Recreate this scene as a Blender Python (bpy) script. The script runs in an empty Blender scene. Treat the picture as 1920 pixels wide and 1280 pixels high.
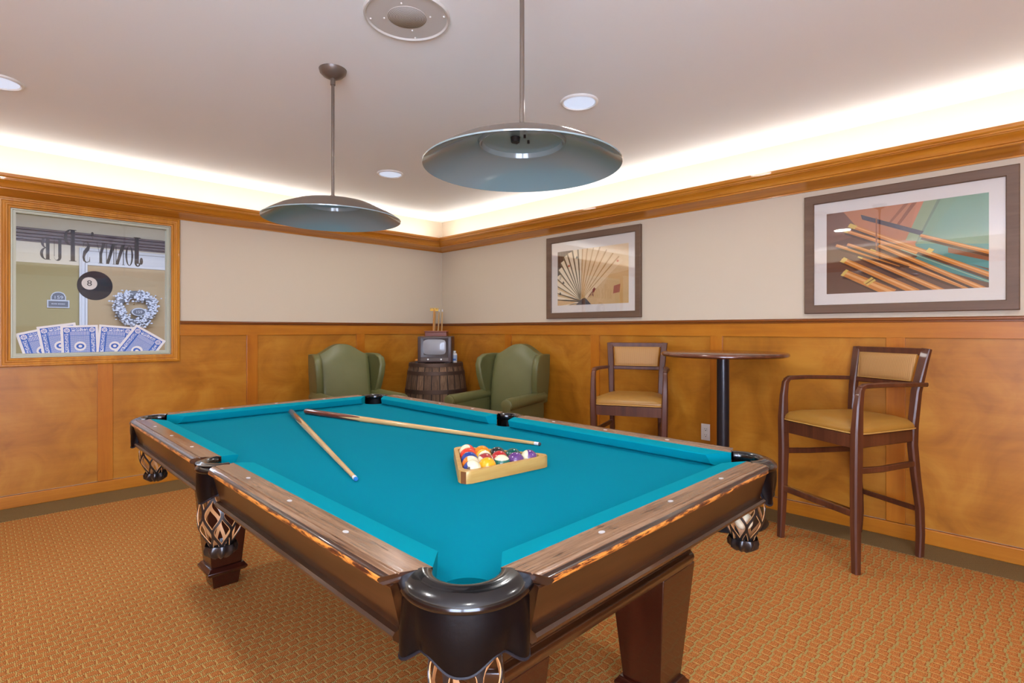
import bpy, bmesh, math, random
from math import sin, cos, pi, radians as R, sqrt
from mathutils import Vector, Matrix
random.seed(7)
col = bpy.context.scene.collection
scene = bpy.context.scene

# ------------------------------------------------------------------ helpers
def lin(c):
    r = []
    for v in c[:3]:
        v = v/255.0
        r.append(v/12.92 if v <= .04045 else ((v+.055)/1.055)**2.4)
    return (r[0], r[1], r[2], 1)

class NT:
    """tiny wrapper to write node expressions"""
    def __init__(s, name):
        s.m = bpy.data.materials.new(name); s.m.use_nodes = True
        s.t = s.m.node_tree; s.n = s.t.nodes; s.b = s.n['Principled BSDF']
        s.out = s.n['Material Output']
    def new(s, k, **kw):
        n = s.n.new(k)
        for a, v in kw.items(): setattr(n, a, v)
        return n
    def link(s, a, b): s.t.links.new(a, b)
    def put(s, sock, v):
        if hasattr(v, 'is_linked') or isinstance(v, bpy.types.NodeSocket): s.link(v, sock)
        else: sock.default_value = v
    def math(s, op, a, b=None, c=None, clamp=False):
        n = s.new('ShaderNodeMath', operation=op, use_clamp=clamp)
        s.put(n.inputs[0], a)
        if b is not None: s.put(n.inputs[1], b)
        if c is not None: s.put(n.inputs[2], c)
        return n.outputs[0]
    def coord(s, which='Object'):
        return s.new('ShaderNodeTexCoord').outputs[which]
    def mapping(s, vec, scale=(1,1,1), rot=(0,0,0), loc=(0,0,0)):
        n = s.new('ShaderNodeMapping'); s.link(vec, n.inputs[0])
        n.inputs['Location'].default_value = loc; n.inputs['Rotation'].default_value = rot; n.inputs['Scale'].default_value = scale
        return n.outputs[0]
    def sep(s, vec):
        n = s.new('ShaderNodeSeparateXYZ'); s.link(vec, n.inputs[0]); return n.outputs
    def noise(s, vec, scale=5, detail=3, rough=.5, dist=0):
        n = s.new('ShaderNodeTexNoise'); s.link(vec, n.inputs['Vector'])
        n.inputs['Scale'].default_value = scale; n.inputs['Detail'].default_value = detail
        n.inputs['Roughness'].default_value = rough; n.inputs['Distortion'].default_value = dist
        return n.outputs['Fac']
    def ramp(s, fac, stops, interp='LINEAR'):
        n = s.new('ShaderNodeValToRGB'); s.link(fac, n.inputs[0]); n.color_ramp.interpolation = interp
        e = n.color_ramp.elements
        while len(e) < len(stops): e.new(.5)
        for i, (p, c) in enumerate(stops):
            e[i].position = p; e[i].color = c if len(c) == 4 else lin(c)
        return n.outputs[0]
    def mix(s, fac, a, b, blend='MIX'):
        n = s.new('ShaderNodeMix', data_type='RGBA', blend_type=blend)
        s.put(n.inputs[0], fac); s.put(n.inputs[6], a); s.put(n.inputs[7], b)
        return n.outputs[2]
    def bump(s, h, strength=.2, dist=.01):
        n = s.new('ShaderNodeBump'); n.inputs['Strength'].default_value = strength; n.inputs['Distance'].default_value = dist
        s.link(h, n.inputs['Height']); s.link(n.outputs[0], s.b.inputs['Normal'])
    def set(s, **kw):
        for k, v in kw.items():
            s.put(s.b.inputs[{'base':'Base Color','rough':'Roughness','metal':'Metallic','coat':'Coat Weight','coatr':'Coat Roughness',
                              'spec':'Specular IOR Level','trans':'Transmission Weight','em':'Emission Color','ems':'Emission Strength','ior':'IOR','alpha':'Alpha','sheen':'Sheen Weight'}[k]], v)
        return s

def plain(name, c, rough=.5, metal=0, coat=0, spec=.5, bump=0, bscale=60):
    t = NT(name); t.set(base=lin(c), rough=rough, metal=metal, coat=coat, spec=spec)
    if bump:
        t.bump(t.noise(t.coord(), bscale, 3), bump, .004)
    return t.m

def emis(name, c, strength):
    t = NT(name); t.set(base=lin(c), em=lin(c), ems=strength); return t.m

def wood(name, dark, mid, light, axis='Z', rough=.35, scale=1.0, figure=.0, coat=.0, spec=.5, space='Object'):
    """grained wood, grain running along the given object axis"""
    t = NT(name); co = t.coord(space)
    s = {'X': (1.2, 16, 16), 'Y': (16, 1.2, 16), 'Z': (16, 16, 1.2)}[axis]
    s = tuple(v*scale for v in s)
    g = t.noise(t.mapping(co, s), 2.2, 6, .62, .5)
    f = t.noise(t.mapping(co, tuple(v*.28 for v in s)), 2.0, 3, .5, 1.2)
    x = t.math('ADD', t.math('MULTIPLY', g, .55), t.math('MULTIPLY', f, .45))
    if figure:
        b = t.noise(co, 3.1, 4, .55, 1.5)
        x = t.math('ADD', t.math('MULTIPLY', x, 1-figure), t.math('MULTIPLY', b, figure))
    c = t.ramp(x, [(.33, dark), (.5, mid), (.66, light)])
    t.set(base=c, rough=rough, coat=coat, spec=spec)
    t.bump(g, .06, .003)
    return t.m

class MB:
    """collects geometry, builds ONE mesh object"""
    def __init__(s):
        s.v = []; s.f = []; s.mi = []; s.uv = None; s.cur = 0
    def add(s, vs, fs, M=None):
        o = len(s.v)
        for p in vs:
            p = Vector(p)
            if M is not None: p = M @ p
            s.v.append(tuple(p))
        for f in fs: s.f.append(tuple(o+i for i in f)); s.mi.append(s.cur)
        return s
    def box(s, x0, x1, y0, y1, z0, z1, M=None, bev=0):
        if bev:
            bm = bmesh.new()
            bmesh.ops.create_cube(bm, size=1)
            for v in bm.verts:
                v.co = Vector(((x0+x1)/2+v.co.x*(x1-x0), (y0+y1)/2+v.co.y*(y1-y0), (z0+z1)/2+v.co.z*(z1-z0)))
            bmesh.ops.bevel(bm, geom=list(bm.edges), offset=bev, segments=3, affect='EDGES', profile=.5)
            bm.verts.ensure_lookup_table(); bm.verts.index_update()
            s.add([v.co for v in bm.verts], [[v.index for v in f.verts] for f in bm.faces], M); bm.free()
            return s
        v = [(x, y, z) for x in (x0, x1) for y in (y0, y1) for z in (z0, z1)]
        return s.add(v, [(0,1,3,2),(4,6,7,5),(0,4,5,1),(2,3,7,6),(0,2,6,4),(1,5,7,3)], M)
    def rings(s, rings, closed=True, cap=True, loop=False, M=None):
        """loft between rings of equal point count"""
        n = len(rings[0]); vs = [p for r in rings for p in r]; fs = []
        m = len(rings)
        for i in range(m if loop else m-1):
            a = i*n; b = ((i+1) % m)*n
            for j in range(n if closed else n-1):
                k = (j+1) % n
                fs.append((a+j, a+k, b+k, b+j))
        if cap and not loop:
            fs.append(tuple(reversed(range(n)))); fs.append(tuple((m-1)*n+j for j in range(n)))
        return s.add(vs, fs, M)
    def lathe(s, prof, c=(0,0,0), n=32, M=None, a0=0, a1=2*pi, cap=True):
        full = abs(a1-a0-2*pi) < 1e-6
        rs = []
        for (r, z) in prof:
            rs.append([(c[0]+max(r,1e-5)*cos(a0+(a1-a0)*j/(n if full else n-1)), c[1]+max(r,1e-5)*sin(a0+(a1-a0)*j/(n if full else n-1)), c[2]+z) for j in range(n)])
        return s.rings(rs, closed=full, cap=full and cap, M=M)
    def prism(s, poly, z0, z1, M=None):
        n = len(poly)
        return s.add([(x,y,z0) for x,y in poly]+[(x,y,z1) for x,y in poly],
                     [tuple(reversed(range(n))), tuple(range(n, 2*n))]+[(i,(i+1)%n,n+(i+1)%n,n+i) for i in range(n)], M)
    def bar(s, p0, p1, w0, d0, w1=None, d1=None, side=(1,0,0), M=None):
        """rectangular bar from p0 to p1; w measured along 'side'"""
        w1 = w0 if w1 is None else w1; d1 = d0 if d1 is None else d1
        return s.path([p0, p1], [(w0, d0), (w1, d1)], side, M)
    def path(s, pts, wd, side=(1,0,0), M=None, rnd=.18):
        pts = [Vector(p) for p in pts]; sd = Vector(side).normalized(); rs = []
        for i, p in enumerate(pts):
            t = (pts[min(i+1, len(pts)-1)]-pts[max(i-1, 0)]).normalized()
            a = (sd - t*sd.dot(t)).normalized(); b = t.cross(a)
            w, d = wd[i] if isinstance(wd, list) else wd
            q = min(w, d)*rnd
            r = []
            for (sx, sy, ox, oy) in ((1,1,0,-q),(1,1,-q,0),(-1,1,q,0),(-1,1,0,-q),(-1,-1,0,q),(-1,-1,q,0),(1,-1,-q,0),(1,-1,0,q)):
                r.append(p + a*(sx*w/2+ox) + b*(sy*d/2+oy))
            rs.append(r)
        return s.rings(rs, M=M)
    def tube(s, pts, rad, n=10, M=None):
        pts = [Vector(p) for p in pts]; rs = []
        up = Vector((0,0,1))
        t0 = (pts[1]-pts[0]).normalized()
        a = t0.cross(up)
        if a.length < 1e-3: a = Vector((1,0,0))
        a.normalize()
        for i, p in enumerate(pts):
            t = (pts[min(i+1, len(pts)-1)]-pts[max(i-1, 0)]).normalized()
            a = (a - t*a.dot(t)).normalized(); b = t.cross(a)
            r = rad[i] if isinstance(rad, (list, tuple)) else rad
            rs.append([p + a*r*cos(2*pi*j/n) + b*r*sin(2*pi*j/n) for j in range(n)])
        return s.rings(rs, M=M)
    def sphere(s, c, r, n=10, m=7, sc=(1,1,1), M=None):
        rs = []
        for i in range(1, m):
            ph = pi*i/m
            rs.append([(c[0]+sc[0]*r*sin(ph)*cos(2*pi*j/n), c[1]+sc[1]*r*sin(ph)*sin(2*pi*j/n), c[2]-sc[2]*r*cos(ph)) for j in range(n)])
        vs = [p for q in rs for p in q]; k = len(vs)
        vs += [(c[0], c[1], c[2]-sc[2]*r), (c[0], c[1], c[2]+sc[2]*r)]
        fs = [(a*n+j, a*n+(j+1)%n, (a+1)*n+(j+1)%n, (a+1)*n+j) for a in range(m-2) for j in range(n)]
        fs += [(k, (j+1)%n, j) for j in range(n)]+[(k+1, (m-2)*n+j, (m-2)*n+(j+1)%n) for j in range(n)]
        return s.add(vs, fs, M)
    def build(s, name, mats, parent=None, smooth=35, loc=None, rotz=0, fix=True, sub=0):
        me = bpy.data.meshes.new(name); me.from_pydata(s.v, [], s.f)
        if not isinstance(mats, (list, tuple)): mats = [mats]
        for m in mats: me.materials.append(m)
        me.polygons.foreach_set('material_index', s.mi)
        if fix:
            bm = bmesh.new(); bm.from_mesh(me); bmesh.ops.recalc_face_normals(bm, faces=bm.faces); bm.to_mesh(me); bm.free()
        if s.uv:
            l = me.uv_layers.new(name='UVMap')
            for p in me.polygons:
                for li in p.loop_indices: l.data[li].uv = s.uv[me.loops[li].vertex_index]
        if smooth:
            me.polygons.foreach_set('use_smooth', [True]*len(me.polygons))
            me.set_sharp_from_angle(angle=R(smooth))
        o = bpy.data.objects.new(name, me); col.objects.link(o)
        if parent is not None: o.parent = parent
        if loc is not None: o.location = loc
        o.rotation_euler.z = rotz
        if sub:
            md = o.modifiers.new('sub', 'SUBSURF'); md.levels = sub; md.render_levels = sub
        return o

def tag(o, label=None, cat=None, group=None, kind=None):
    if label: o['label'] = label
    if cat: o['category'] = cat
    if group: o['group'] = group
    if kind: o['kind'] = kind
    return o
def empty(name, loc, rz=0, **kw):
    o = bpy.data.objects.new(name, None); col.objects.link(o); o.empty_display_size = .1
    o.location = loc; o.rotation_euler.z = rz
    return tag(o, **kw)
def struct(o): o['kind'] = 'structure'; return o
def copy_tree(o, parent=None):
    c = o.copy(); col.objects.link(c)
    if parent is not None: c.parent = parent
    for ch in list(o.children): copy_tree(ch, c)
    return c
def bevel(o, w=.004, seg=2):
    m = o.modifiers.new('bevel', 'BEVEL'); m.width = w; m.segments = seg; m.limit_method = 'ANGLE'; m.angle_limit = R(40); return o
def text_obj(name, body, size, ext, mat, parent, M, align='CENTER'):
    cu = bpy.data.curves.new(name, 'FONT'); cu.body = body; cu.size = size; cu.extrude = ext; cu.align_x = align; cu.align_y = 'CENTER'
    t = bpy.data.objects.new('tmp', cu); col.objects.link(t)
    dg = bpy.context.evaluated_depsgraph_get(); me = bpy.data.meshes.new_from_object(t.evaluated_get(dg))
    bpy.data.objects.remove(t); bpy.data.curves.remove(cu)
    me.name = name; me.transform(M); me.materials.clear(); me.materials.append(mat)
    o = bpy.data.objects.new(name, me); col.objects.link(o); o.parent = parent
    return o

# ------------------------------------------------------------------ materials
MAT = {}
MAT['maple_panel'] = wood('maple_panel', (152,92,18), (178,114,28), (194,134,44), 'X', .36, .55, figure=.6, coat=.12)
MAT['maple_panel_side'] = wood('maple_panel_side', (152,92,18), (178,114,28), (194,134,44), 'Y', .36, .55, figure=.6, coat=.12)
MAT['maple_v'] = wood('maple_v', (160,88,14), (180,106,20), (192,120,30), 'Z', .34, .8, figure=.3, coat=.12)
MAT['maple_x'] = wood('maple_x', (166,96,16), (184,112,22), (196,126,34), 'X', .34, .8, figure=.25, coat=.12)
MAT['maple_y'] = wood('maple_y', (166,96,16), (184,112,22), (196,126,34), 'Y', .34, .8, figure=.25, coat=.12)
MAT['cap_x'] = wood('cap_x', (112,56,8), (130,68,12), (144,80,18), 'X', .3, .8, coat=.3)
MAT['cap_y'] = wood('cap_y', (112,56,8), (130,68,12), (144,80,18), 'Y', .3, .8, coat=.3)
MAT['crown_x'] = wood('crown_x', (168,98,20), (188,118,30), (206,138,46), 'X', .28, .8, coat=.3)
MAT['crown_y'] = wood('crown_y', (168,98,20), (188,118,30), (206,138,46), 'Y', .28, .8, coat=.3)
MAT['casing'] = wood('casing', (166,98,14), (188,120,22), (206,140,40), 'Z', .3, .8, coat=.25)
MAT['walnut'] = wood('walnut', (30,13,4), (47,22,7), (68,36,14), 'Y', .3, .9, coat=.35)
MAT['walnut_x'] = wood('walnut_x', (30,13,4), (47,22,7), (68,36,14), 'X', .3, .9, coat=.35)
MAT['walnut_leg'] = wood('walnut_leg', (38,12,6), (50,17,8), (62,24,11), 'Z', .25, .8, coat=.4)
def railmat(name, axis):
    t = NT(name); co = t.coord()
    s = {'X': (1.0, 22, 22), 'Y': (22, 1.0, 22)}[axis]
    g = t.noise(t.mapping(co, s), 3, 8, .7, .6)
    cl = t.noise(co, 7, 4, .6, .8)
    base = t.ramp(g, [(.3, (84,56,38)), (.5, (132,98,72)), (.7, (162,126,98))])
    spots = t.noise(t.mapping(co, tuple(v*.9 for v in s)), 9, 3, .6)
    base = t.mix(t.ramp(t.math('MULTIPLY', spots, cl), [(.30, (0,0,0)), (.40, (255,255,255))]), base, lin((62,34,20)))
    t.set(base=base, rough=t.ramp(g, [(.3, (88,88,88)), (.7, (120,120,120))]), coat=.15, coatr=.25)
    t.bump(g, .15, .003); return t.m
MAT['rail_x'] = railmat('rail_top_x', 'X'); MAT['rail_y'] = railmat('rail_top_y', 'Y')
def edgemat(name, axis):
    t = NT(name); co = t.coord()
    s = {'X': (7, 40, 40), 'Y': (40, 7, 40)}[axis]
    g = t.noise(t.mapping(co, s), 2.2, 6, .75, .3)
    c = t.ramp(g, [(.44, (64,30,16)), (.48, (110,60,26)), (.52, (180,108,40)), (.60, (204,134,58))])
    t.set(base=c, rough=.32, coat=.3); t.bump(g, .2, .003); return t.m
MAT['edge_x'] = edgemat('worn_edge_x', 'X'); MAT['edge_y'] = edgemat('worn_edge_y', 'Y')
def cloth(name, c1, c2):
    t = NT(name); co = t.coord()
    n = t.noise(co, 4, 4, .6); f = t.noise(co, 900, 2, .5)
    t.set(base=t.mix(t.math('MULTIPLY', n, .5), lin(c1), lin(c2)), rough=1, spec=.05)
    t.bump(f, .15, .001); return t.m
MAT['cloth'] = cloth('teal_bed_cloth', (0,124,146), (0,130,151))
MAT['rail_cloth'] = cloth('teal_cushion_cloth_sheen', (0,136,154), (0,142,159))  # lighter than the bed: sheen of the cushion tops put into the colour
def leatherm(name, c1, c2, rough=.35, bscale=120, bs=.12, coat=0):
    t = NT(name); co = t.coord(); n = t.noise(co, 6, 4, .6)
    t.set(base=t.mix(n, lin(c1), lin(c2)), rough=rough, coat=coat)
    t.bump(t.noise(co, bscale, 3, .6), bs, .002); return t.m
MAT['black_leather'] = leatherm('black_leather', (6,5,7), (10,9,12), .2, 40, .06, .5)
MAT['skirt'] = plain('skirt_leather', (5,4,6), .36, spec=.2, bump=.1, bscale=80)
MAT['bead'] = plain('skirt_bead_leather', (22,20,26), .55, spec=.3)
MAT['green_leather'] = leatherm('green_leather', (96,98,56), (108,108,68), .42, 140, .12)
MAT['tan_leather'] = leatherm('tan_leather', (158,112,42), (172,126,54), .36, 140, .1)
MAT['net_dark'] = plain('net_dark_leather', (26,22,22), .35, coat=.3)
MAT['net_tan'] = plain('net_tan_edge', (206,150,96), .5)
MAT['stool_wood'] = wood('stool_wood', (60,30,18), (84,44,26), (104,58,34), 'Z', .4, .8, coat=.08)
def stripefab():
    t = NT('striped_upholstery'); x, y, z = t.sep(t.coord())
    w = t.math('ADD', t.math('MULTIPLY', t.math('SINE', t.math('MULTIPLY', x, 700)), .25), t.math('MULTIPLY', t.math('SINE', t.math('MULTIPLY', x, 1130)), .25))
    w = t.math('ADD', w, .5)
    t.set(base=t.ramp(w, [(.1, (154,110,58)), (.5, (174,130,76)), (.9, (190,146,90))]), rough=.6); return t.m
MAT['stripe'] = stripefab()
MAT['paint'] = plain('wall_paint', (208,194,170), .75, spec=.2, bump=.04, bscale=300)
MAT['paint_upper'] = MAT['paint']
MAT['ceiling'] = plain('ceiling_paint', (242,244,239), .85, spec=.1)
MAT['brass'] = plain('brass', (190,150,70), .3, 1)
MAT['chrome'] = plain('chrome', (200,200,200), .15, 1)
MAT['white_plastic'] = plain('white_plastic', (226,222,214), .4)
MAT['bronze'] = plain('dark_bronze', (104,90,78), .4, .3, coat=.2)
MAT['shade_inner'] = plain('shade_inner_enamel', (134,150,150), .16, 0, coat=.7)  # blue-grey base paints in the teal cloth's reflection on white enamel
MAT['black_metal'] = plain('black_metal', (34,34,40), .35, .3, coat=.2)
MAT['dark_slot'] = plain('dark_slot', (30,26,24), .6)
def carpet():
    t = NT('basket_weave_carpet'); co = t.coord(); x, y, z = t.sep(co)
    w1 = t.math('MULTIPLY', t.math('SUBTRACT', t.noise(co, 55, 2), .5), .010)
    w2 = t.math('MULTIPLY', t.math('SUBTRACT', t.noise(co, 43, 2), .5), .010)
    m = 1/.0385
    u = t.math('MULTIPLY', t.math('ADD', x, w1), m); v = t.math('MULTIPLY', t.math('ADD', y, w2), m)
    iu0 = t.math('FLOOR', u); iv0 = t.math('FLOOR', v)
    vs = t.math('ADD', v, t.math('MULTIPLY', t.math('PINGPONG', iu0, 2), .17))
    us = t.math('ADD', u, t.math('MULTIPLY', t.math('PINGPONG', iv0, 1), .30))
    fv = t.math('FRACT', vs); iv = t.math('FLOOR', vs); fu = t.math('FRACT', us)
    n1 = t.noise(co, 240, 4, .9); n2 = t.noise(co, 26, 3); n4 = t.noise(co, 190, 2, .6)
    c = t.ramp(n1, [(.36, (72,60,28)), (.44, (140,86,38)), (.50, (196,112,54)), (.57, (210,130,68)), (.65, (224,188,118))])
    def band(f, c0, w):
        return t.math('LESS_THAN', t.math('ABSOLUTE', t.math('SUBTRACT', f, c0)), w)
    st = t.math('ADD', t.math('MULTIPLY', t.math('SINE', t.math('MULTIPLY', x, 2*pi/.0056)), .5), .5)
    green = t.ramp(st, [(.15, (104,96,48)), (.5, (168,162,92)), (.9, (204,200,132))])
    gb = band(fv, .12, .095); inb = t.math('SUBTRACT', 1, gb)
    c = t.mix(t.math('MULTIPLY', gb, .78), c, green)
    # brick-red grooves along the rows, broken into cell lengths
    brk = t.math('GREATER_THAN', n4, .42)
    rl = t.math('MULTIPLY', band(fv, .27, .05), brk)
    c = t.mix(t.math('MULTIPLY', rl, .65), c, lin((142,66,26)))
    # grooves and light threads across the rows
    dk = t.math('MULTIPLY', band(fu, .10, .05), inb)
    c = t.mix(t.math('MULTIPLY', dk, .5), c, lin((120,56,22)))
    lt = t.math('MULTIPLY', band(fu, .21, .035), inb)
    c = t.mix(t.math('MULTIPLY', lt, .3), c, lin((226,172,104)))
    # pale dashes, staggered by half a cell
    hu = t.math('MULTIPLY', u, 2); chk = t.math('LESS_THAN', t.math('ABSOLUTE', t.math('MODULO', t.math('ADD', t.math('FLOOR', hu), iv), 2)), .5)
    da = t.math('MULTIPLY', t.math('MULTIPLY', band(t.math('FRACT', hu), .5, .10), chk), band(fv, .60, .37))
    c = t.mix(t.math('MULTIPLY', da, .62), c, lin((208,194,118)))
    c = t.mix(t.math('MULTIPLY', n2, .34), c, lin((138,98,48)))
    t.set(base=c, rough=.95, spec=.1)
    h = t.math('ADD', n1, t.math('MULTIPLY', t.math('ADD', dk, rl), -.4))
    t.bump(h, .35, .003); return t.m
MAT['carpet'] = carpet()
def border():
    t = NT('olive_carpet_border'); co = t.coord(); x, y, z = t.sep(co)
    w = t.math('MULTIPLY', t.math('SINE', t.math('MULTIPLY', x, 400)), t.math('SINE', t.math('MULTIPLY', y, 400)))
    t.set(base=t.ramp(t.math('ADD', t.math('MULTIPLY', w, .3), t.noise(co, 300, 2)), [(.2, (96,76,46)), (.5, (124,102,66)), (.9, (142,120,82))]), rough=.95, spec=.1); return t.m
MAT['border'] = border()
def glassmat(name, gloss=.12, tint=(1,1,1,1)):
    t = NT(name); t.n.remove(t.b)
    tr = t.new('ShaderNodeBsdfTransparent'); tr.inputs[0].default_value = tint
    gl = t.new('ShaderNodeBsdfGlossy'); gl.inputs['Roughness'].default_value = .02
    fr = t.new('ShaderNodeFresnel'); fr.inputs[0].default_value = 1.5
    mx = t.new('ShaderNodeMixShader'); t.link(t.math('MINIMUM', t.math('ADD', fr.outputs[0], gloss), .13), mx.inputs[0])
    t.link(tr.outputs[0], mx.inputs[1]); t.link(gl.outputs[0], mx.inputs[2]); t.link(mx.outputs[0], t.out.inputs[0]); return t.m
MAT['glass'] = glassmat('window_glass', .0, (.93,.95,1,1))
MAT['frame_glass'] = glassmat('picture_glass', .04)
MAT['frame_wood'] = wood('grey_brown_frame', (96,72,54), (104,79,60), (112,86,66), 'Y', .45, 1.0)
MAT['mat_board'] = plain('mat_board', (222,216,208), .8, spec=.2)

# ------------------------------------------------------------------ room
XW, YW, H = -5.6, -6.5, 2.445
fl = struct(MB().box(XW, 0, YW, 0, -.1, 0).build('floor', MAT['carpet'], smooth=0))
struct(MB().box(-.262, 0, YW, 0, 0, .003).build('trim_1', MAT['border'], smooth=0))
struct(MB().box(XW, -.262, -.335, 0, 0, .003).build('trim_2', MAT['border'], smooth=0))
struct(MB().box(XW, .1, YW, .1, H, H+.1).build('ceiling', MAT['ceiling'], smooth=0))
# left wall of the picture (y = 0) with the window opening
WX0, WX1, WZ0, WZ1 = -3.665, -2.70, .985, 2.05
m = MB()
m.box(XW, WX0, 0, .1, 0, H); m.box(WX1, 0, 0, .1, 0, H); m.box(WX0, WX1, 0, .1, 0, WZ0); m.box(WX0, WX1, 0, .1, WZ1, H)
wall_left = struct(m.build('wall_left', MAT['paint'], smooth=0))
wall_right = struct(MB().box(0, .1, YW, 0, 0, H).build('wall_right', MAT['paint'], smooth=0))
# walls behind the camera and unseen daylight windows, placed and brightened as fill light
m = MB(); m.box(XW-.1, XW, YW, -6.4, 0, H); m.box(XW-.1, XW, -5.3, 0, 0, H); m.box(XW-.1, XW, -6.4, -5.3, 0, .3); m.box(XW-.1, XW, -6.4, -5.3, 2.05, H)
wall_side = struct(m.build('wall_side', MAT['paint'], smooth=0))
m = MB(); m.box(XW, -5.4, YW-.1, YW, 0, H); m.box(-4.0, 0, YW-.1, YW, 0, H); m.box(-5.4, -4.0, YW-.1, YW, 0, .3); m.box(-5.4, -4.0, YW-.1, YW, 2.05, H)
wall_rear = struct(m.build('wall_rear', MAT['paint'], smooth=0))
DAY_FILL = emis('daylight', (210,224,252), 17.0)  # glow of the unseen windows, raised as general fill
w2 = struct(MB().box(XW-.06, XW-.05, -6.4, -5.3, .3, 2.05).build('fill_window_2', DAY_FILL, smooth=0))
w3 = struct(MB().box(-5.4, -4.0, YW-.06, YW-.05, .3, 2.05).build('fill_window_3', DAY_FILL, smooth=0))

# wainscot -------------------------------------------------------------
def wains(wall, axis, length, stiles, flip, gaps=()):
    """panels, stiles and rails as children of the wall; axis 'x' runs along -x on y=0, 'y' runs along -y on x=0"""
    T = (lambda u, w, z: (-u, -w, z)) if axis == 'x' else (lambda u, w, z: (-w, -u, z))
    def bx(m, u0, u1, w0, w1, z0, z1):
        a = T(u0, w0, z0); b = T(u1, w1, z1)
        m.box(min(a[0],b[0]), max(a[0],b[0]), min(a[1],b[1]), max(a[1],b[1]), z0, z1)
    pm = MAT['maple_panel'] if axis == 'x' else MAT['maple_panel_side']
    rm = MAT['maple_x'] if axis == 'x' else MAT['maple_y']
    cm = MAT['cap_x'] if axis == 'x' else MAT['cap_y']
    edges = [0]+[s for s in stiles]+[length]
    prev = .012
    for i, s in enumerate(list(stiles)+[length+.05]):
        m = MB(); u1 = min(s-.045, length)
        top = 1.165
        if prev < 2.70 < u1 or prev < 3.4 < u1:
            if axis == 'x':
                # panel runs under the window casing
                m.cur = 0
                if prev < 2.65: bx(m, prev, 2.65, 0, .010, .09, top); bx(m, 2.65, u1, 0, .010, .09, .965)
                else: bx(m, prev, min(u1, 3.72), 0, .010, .09, .965); 
                if u1 > 3.72: bx(m, 3.72, u1, 0, .010, .09, top)
            else: bx(m, prev, u1, 0, .010, .09, top)
        else: bx(m, prev, u1, 0, .010, .09, top)
        m.build('wainscot_panel', pm, wall, smooth=0)
        if s < length:
            t2 = 1.165 if not (axis == 'x' and 2.65 < s < 3.72) else .965
            m = MB(); bx(m, s-.046, s+.046, 0, .022, .09, t2); bevel(m.build('stile', MAT['maple_v'], wall, smooth=0), .002)
        prev = s+.045
    for a, b in (gaps or [(0, length)]):
        m = MB(); bx(m, a, b, 0, .022, 1.160, 1.252); bevel(m.build('top_rail', rm, wall, smooth=0), .002)
        m = MB(); bx(m, a, b, 0, .03, 1.250, 1.262); bx(m, a, b, 0, .042, 1.262, 1.274); bx(m, a, b, 0, .034, 1.2745, 1.2785)
        bevel(m.build('chair_rail', cm, wall, smooth=0), .004)
wains(wall_left, 'x', -XW, [1.05, 2.098, 3.136, 4.18], False, gaps=[(0, 2.653), (3.715, -XW)])
wains(wall_right, 'y', -YW, [1.108, 2.185, 3.262, 4.33, 5.41], False)
for nm, a in (('baseboard_left', (XW, 0, -.026, 0)), ('baseboard_right', (-.026, 0, YW, 0))):
    m = MB(); m.box(a[0], a[1], a[2], a[3], 0.003, .086)
    bevel(struct(m.build(nm, MAT['maple_x'] if 'left' in nm else MAT['maple_y'], smooth=0)), .004)
# rear walls: the same panelling, simply built
for nm, a, mt in (('trim_3', (XW, XW+.02, -5.25, 0, 0, 1.27), 'maple_v'), ('trim_4', (-3.95, 0, YW, YW+.02, 0, 1.27), 'maple_v')):
    struct(MB().box(*a).build(nm, MAT[mt], smooth=0))

# crown ledge ------------------------------------------------------------
CP = [(0, 2.095), (.010, 2.095), (.010, 2.103), (.016, 2.106), (.120, 2.135), (.122, 2.131), (.129, 2.131), (.133, 2.135), (.133, 2.140), (.129, 2.144), (.136, 2.145), (.141, 2.158), (.149, 2.171), (.160, 2.182), (.169, 2.187),
      (.169, 2.192), (.176, 2.193), (.176, 2.201), (.180, 2.203), (.184, 2.209), (.185, 2.226), (.177, 2.228), (.166, 2.2195), (0, 2.2195)]
def crown(nm, axis, mat):
    r = []
    for end in (0, 1):
        ring = []
        for p, z in CP:
            if axis == 'left':  ring.append((-p if end == 0 else XW+p, -p, z))
            if axis == 'right': ring.append((-p, -p if end == 0 else YW+p, z))
            if axis == 'side':  ring.append((XW+p, -p if end == 0 else YW+p, z))
            if axis == 'rear':  ring.append((-p if end == 0 else XW+p, YW+p, z))
        r.append(ring)
    return struct(MB().rings(r, cap=False).build(nm, mat, smooth=22))
cr = {'left': crown('trim_9', 'left', MAT['crown_x']), 'right': crown('trim_10', 'right', MAT['crown_y']),
      'side': crown('trim_11', 'side', MAT['crown_y']), 'rear': crown('trim_12', 'rear', MAT['crown_x'])}
COVE = emis('cove_lamp', (250,249,250), 13)
a, b, z0, z1 = .100, .150, 2.2203, 2.2275
MB().box(XW+.2, -.2, -b, -a, z0, z1).build('light_strip', COVE, cr['left'], smooth=0)
MB().box(-b, -a, YW+.2, -.2, z0, z1).build('light_strip', COVE, cr['right'], smooth=0)
MB().box(XW+a, XW+b, YW+.2, -.2, z0, z1).build('light_strip', COVE, cr['side'], smooth=0)
MB().box(XW+.2, -.2, YW+a, YW+b, z0, z1).build('light_strip', COVE, cr['rear'], smooth=0)

# ------------------------------------------------------------------ window_1 in the left wall
ALU = plain('window_bead', (176,178,158), .4, .2)
win = empty('window_1', (0,0,0)); win['kind'] = 'structure'
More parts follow.
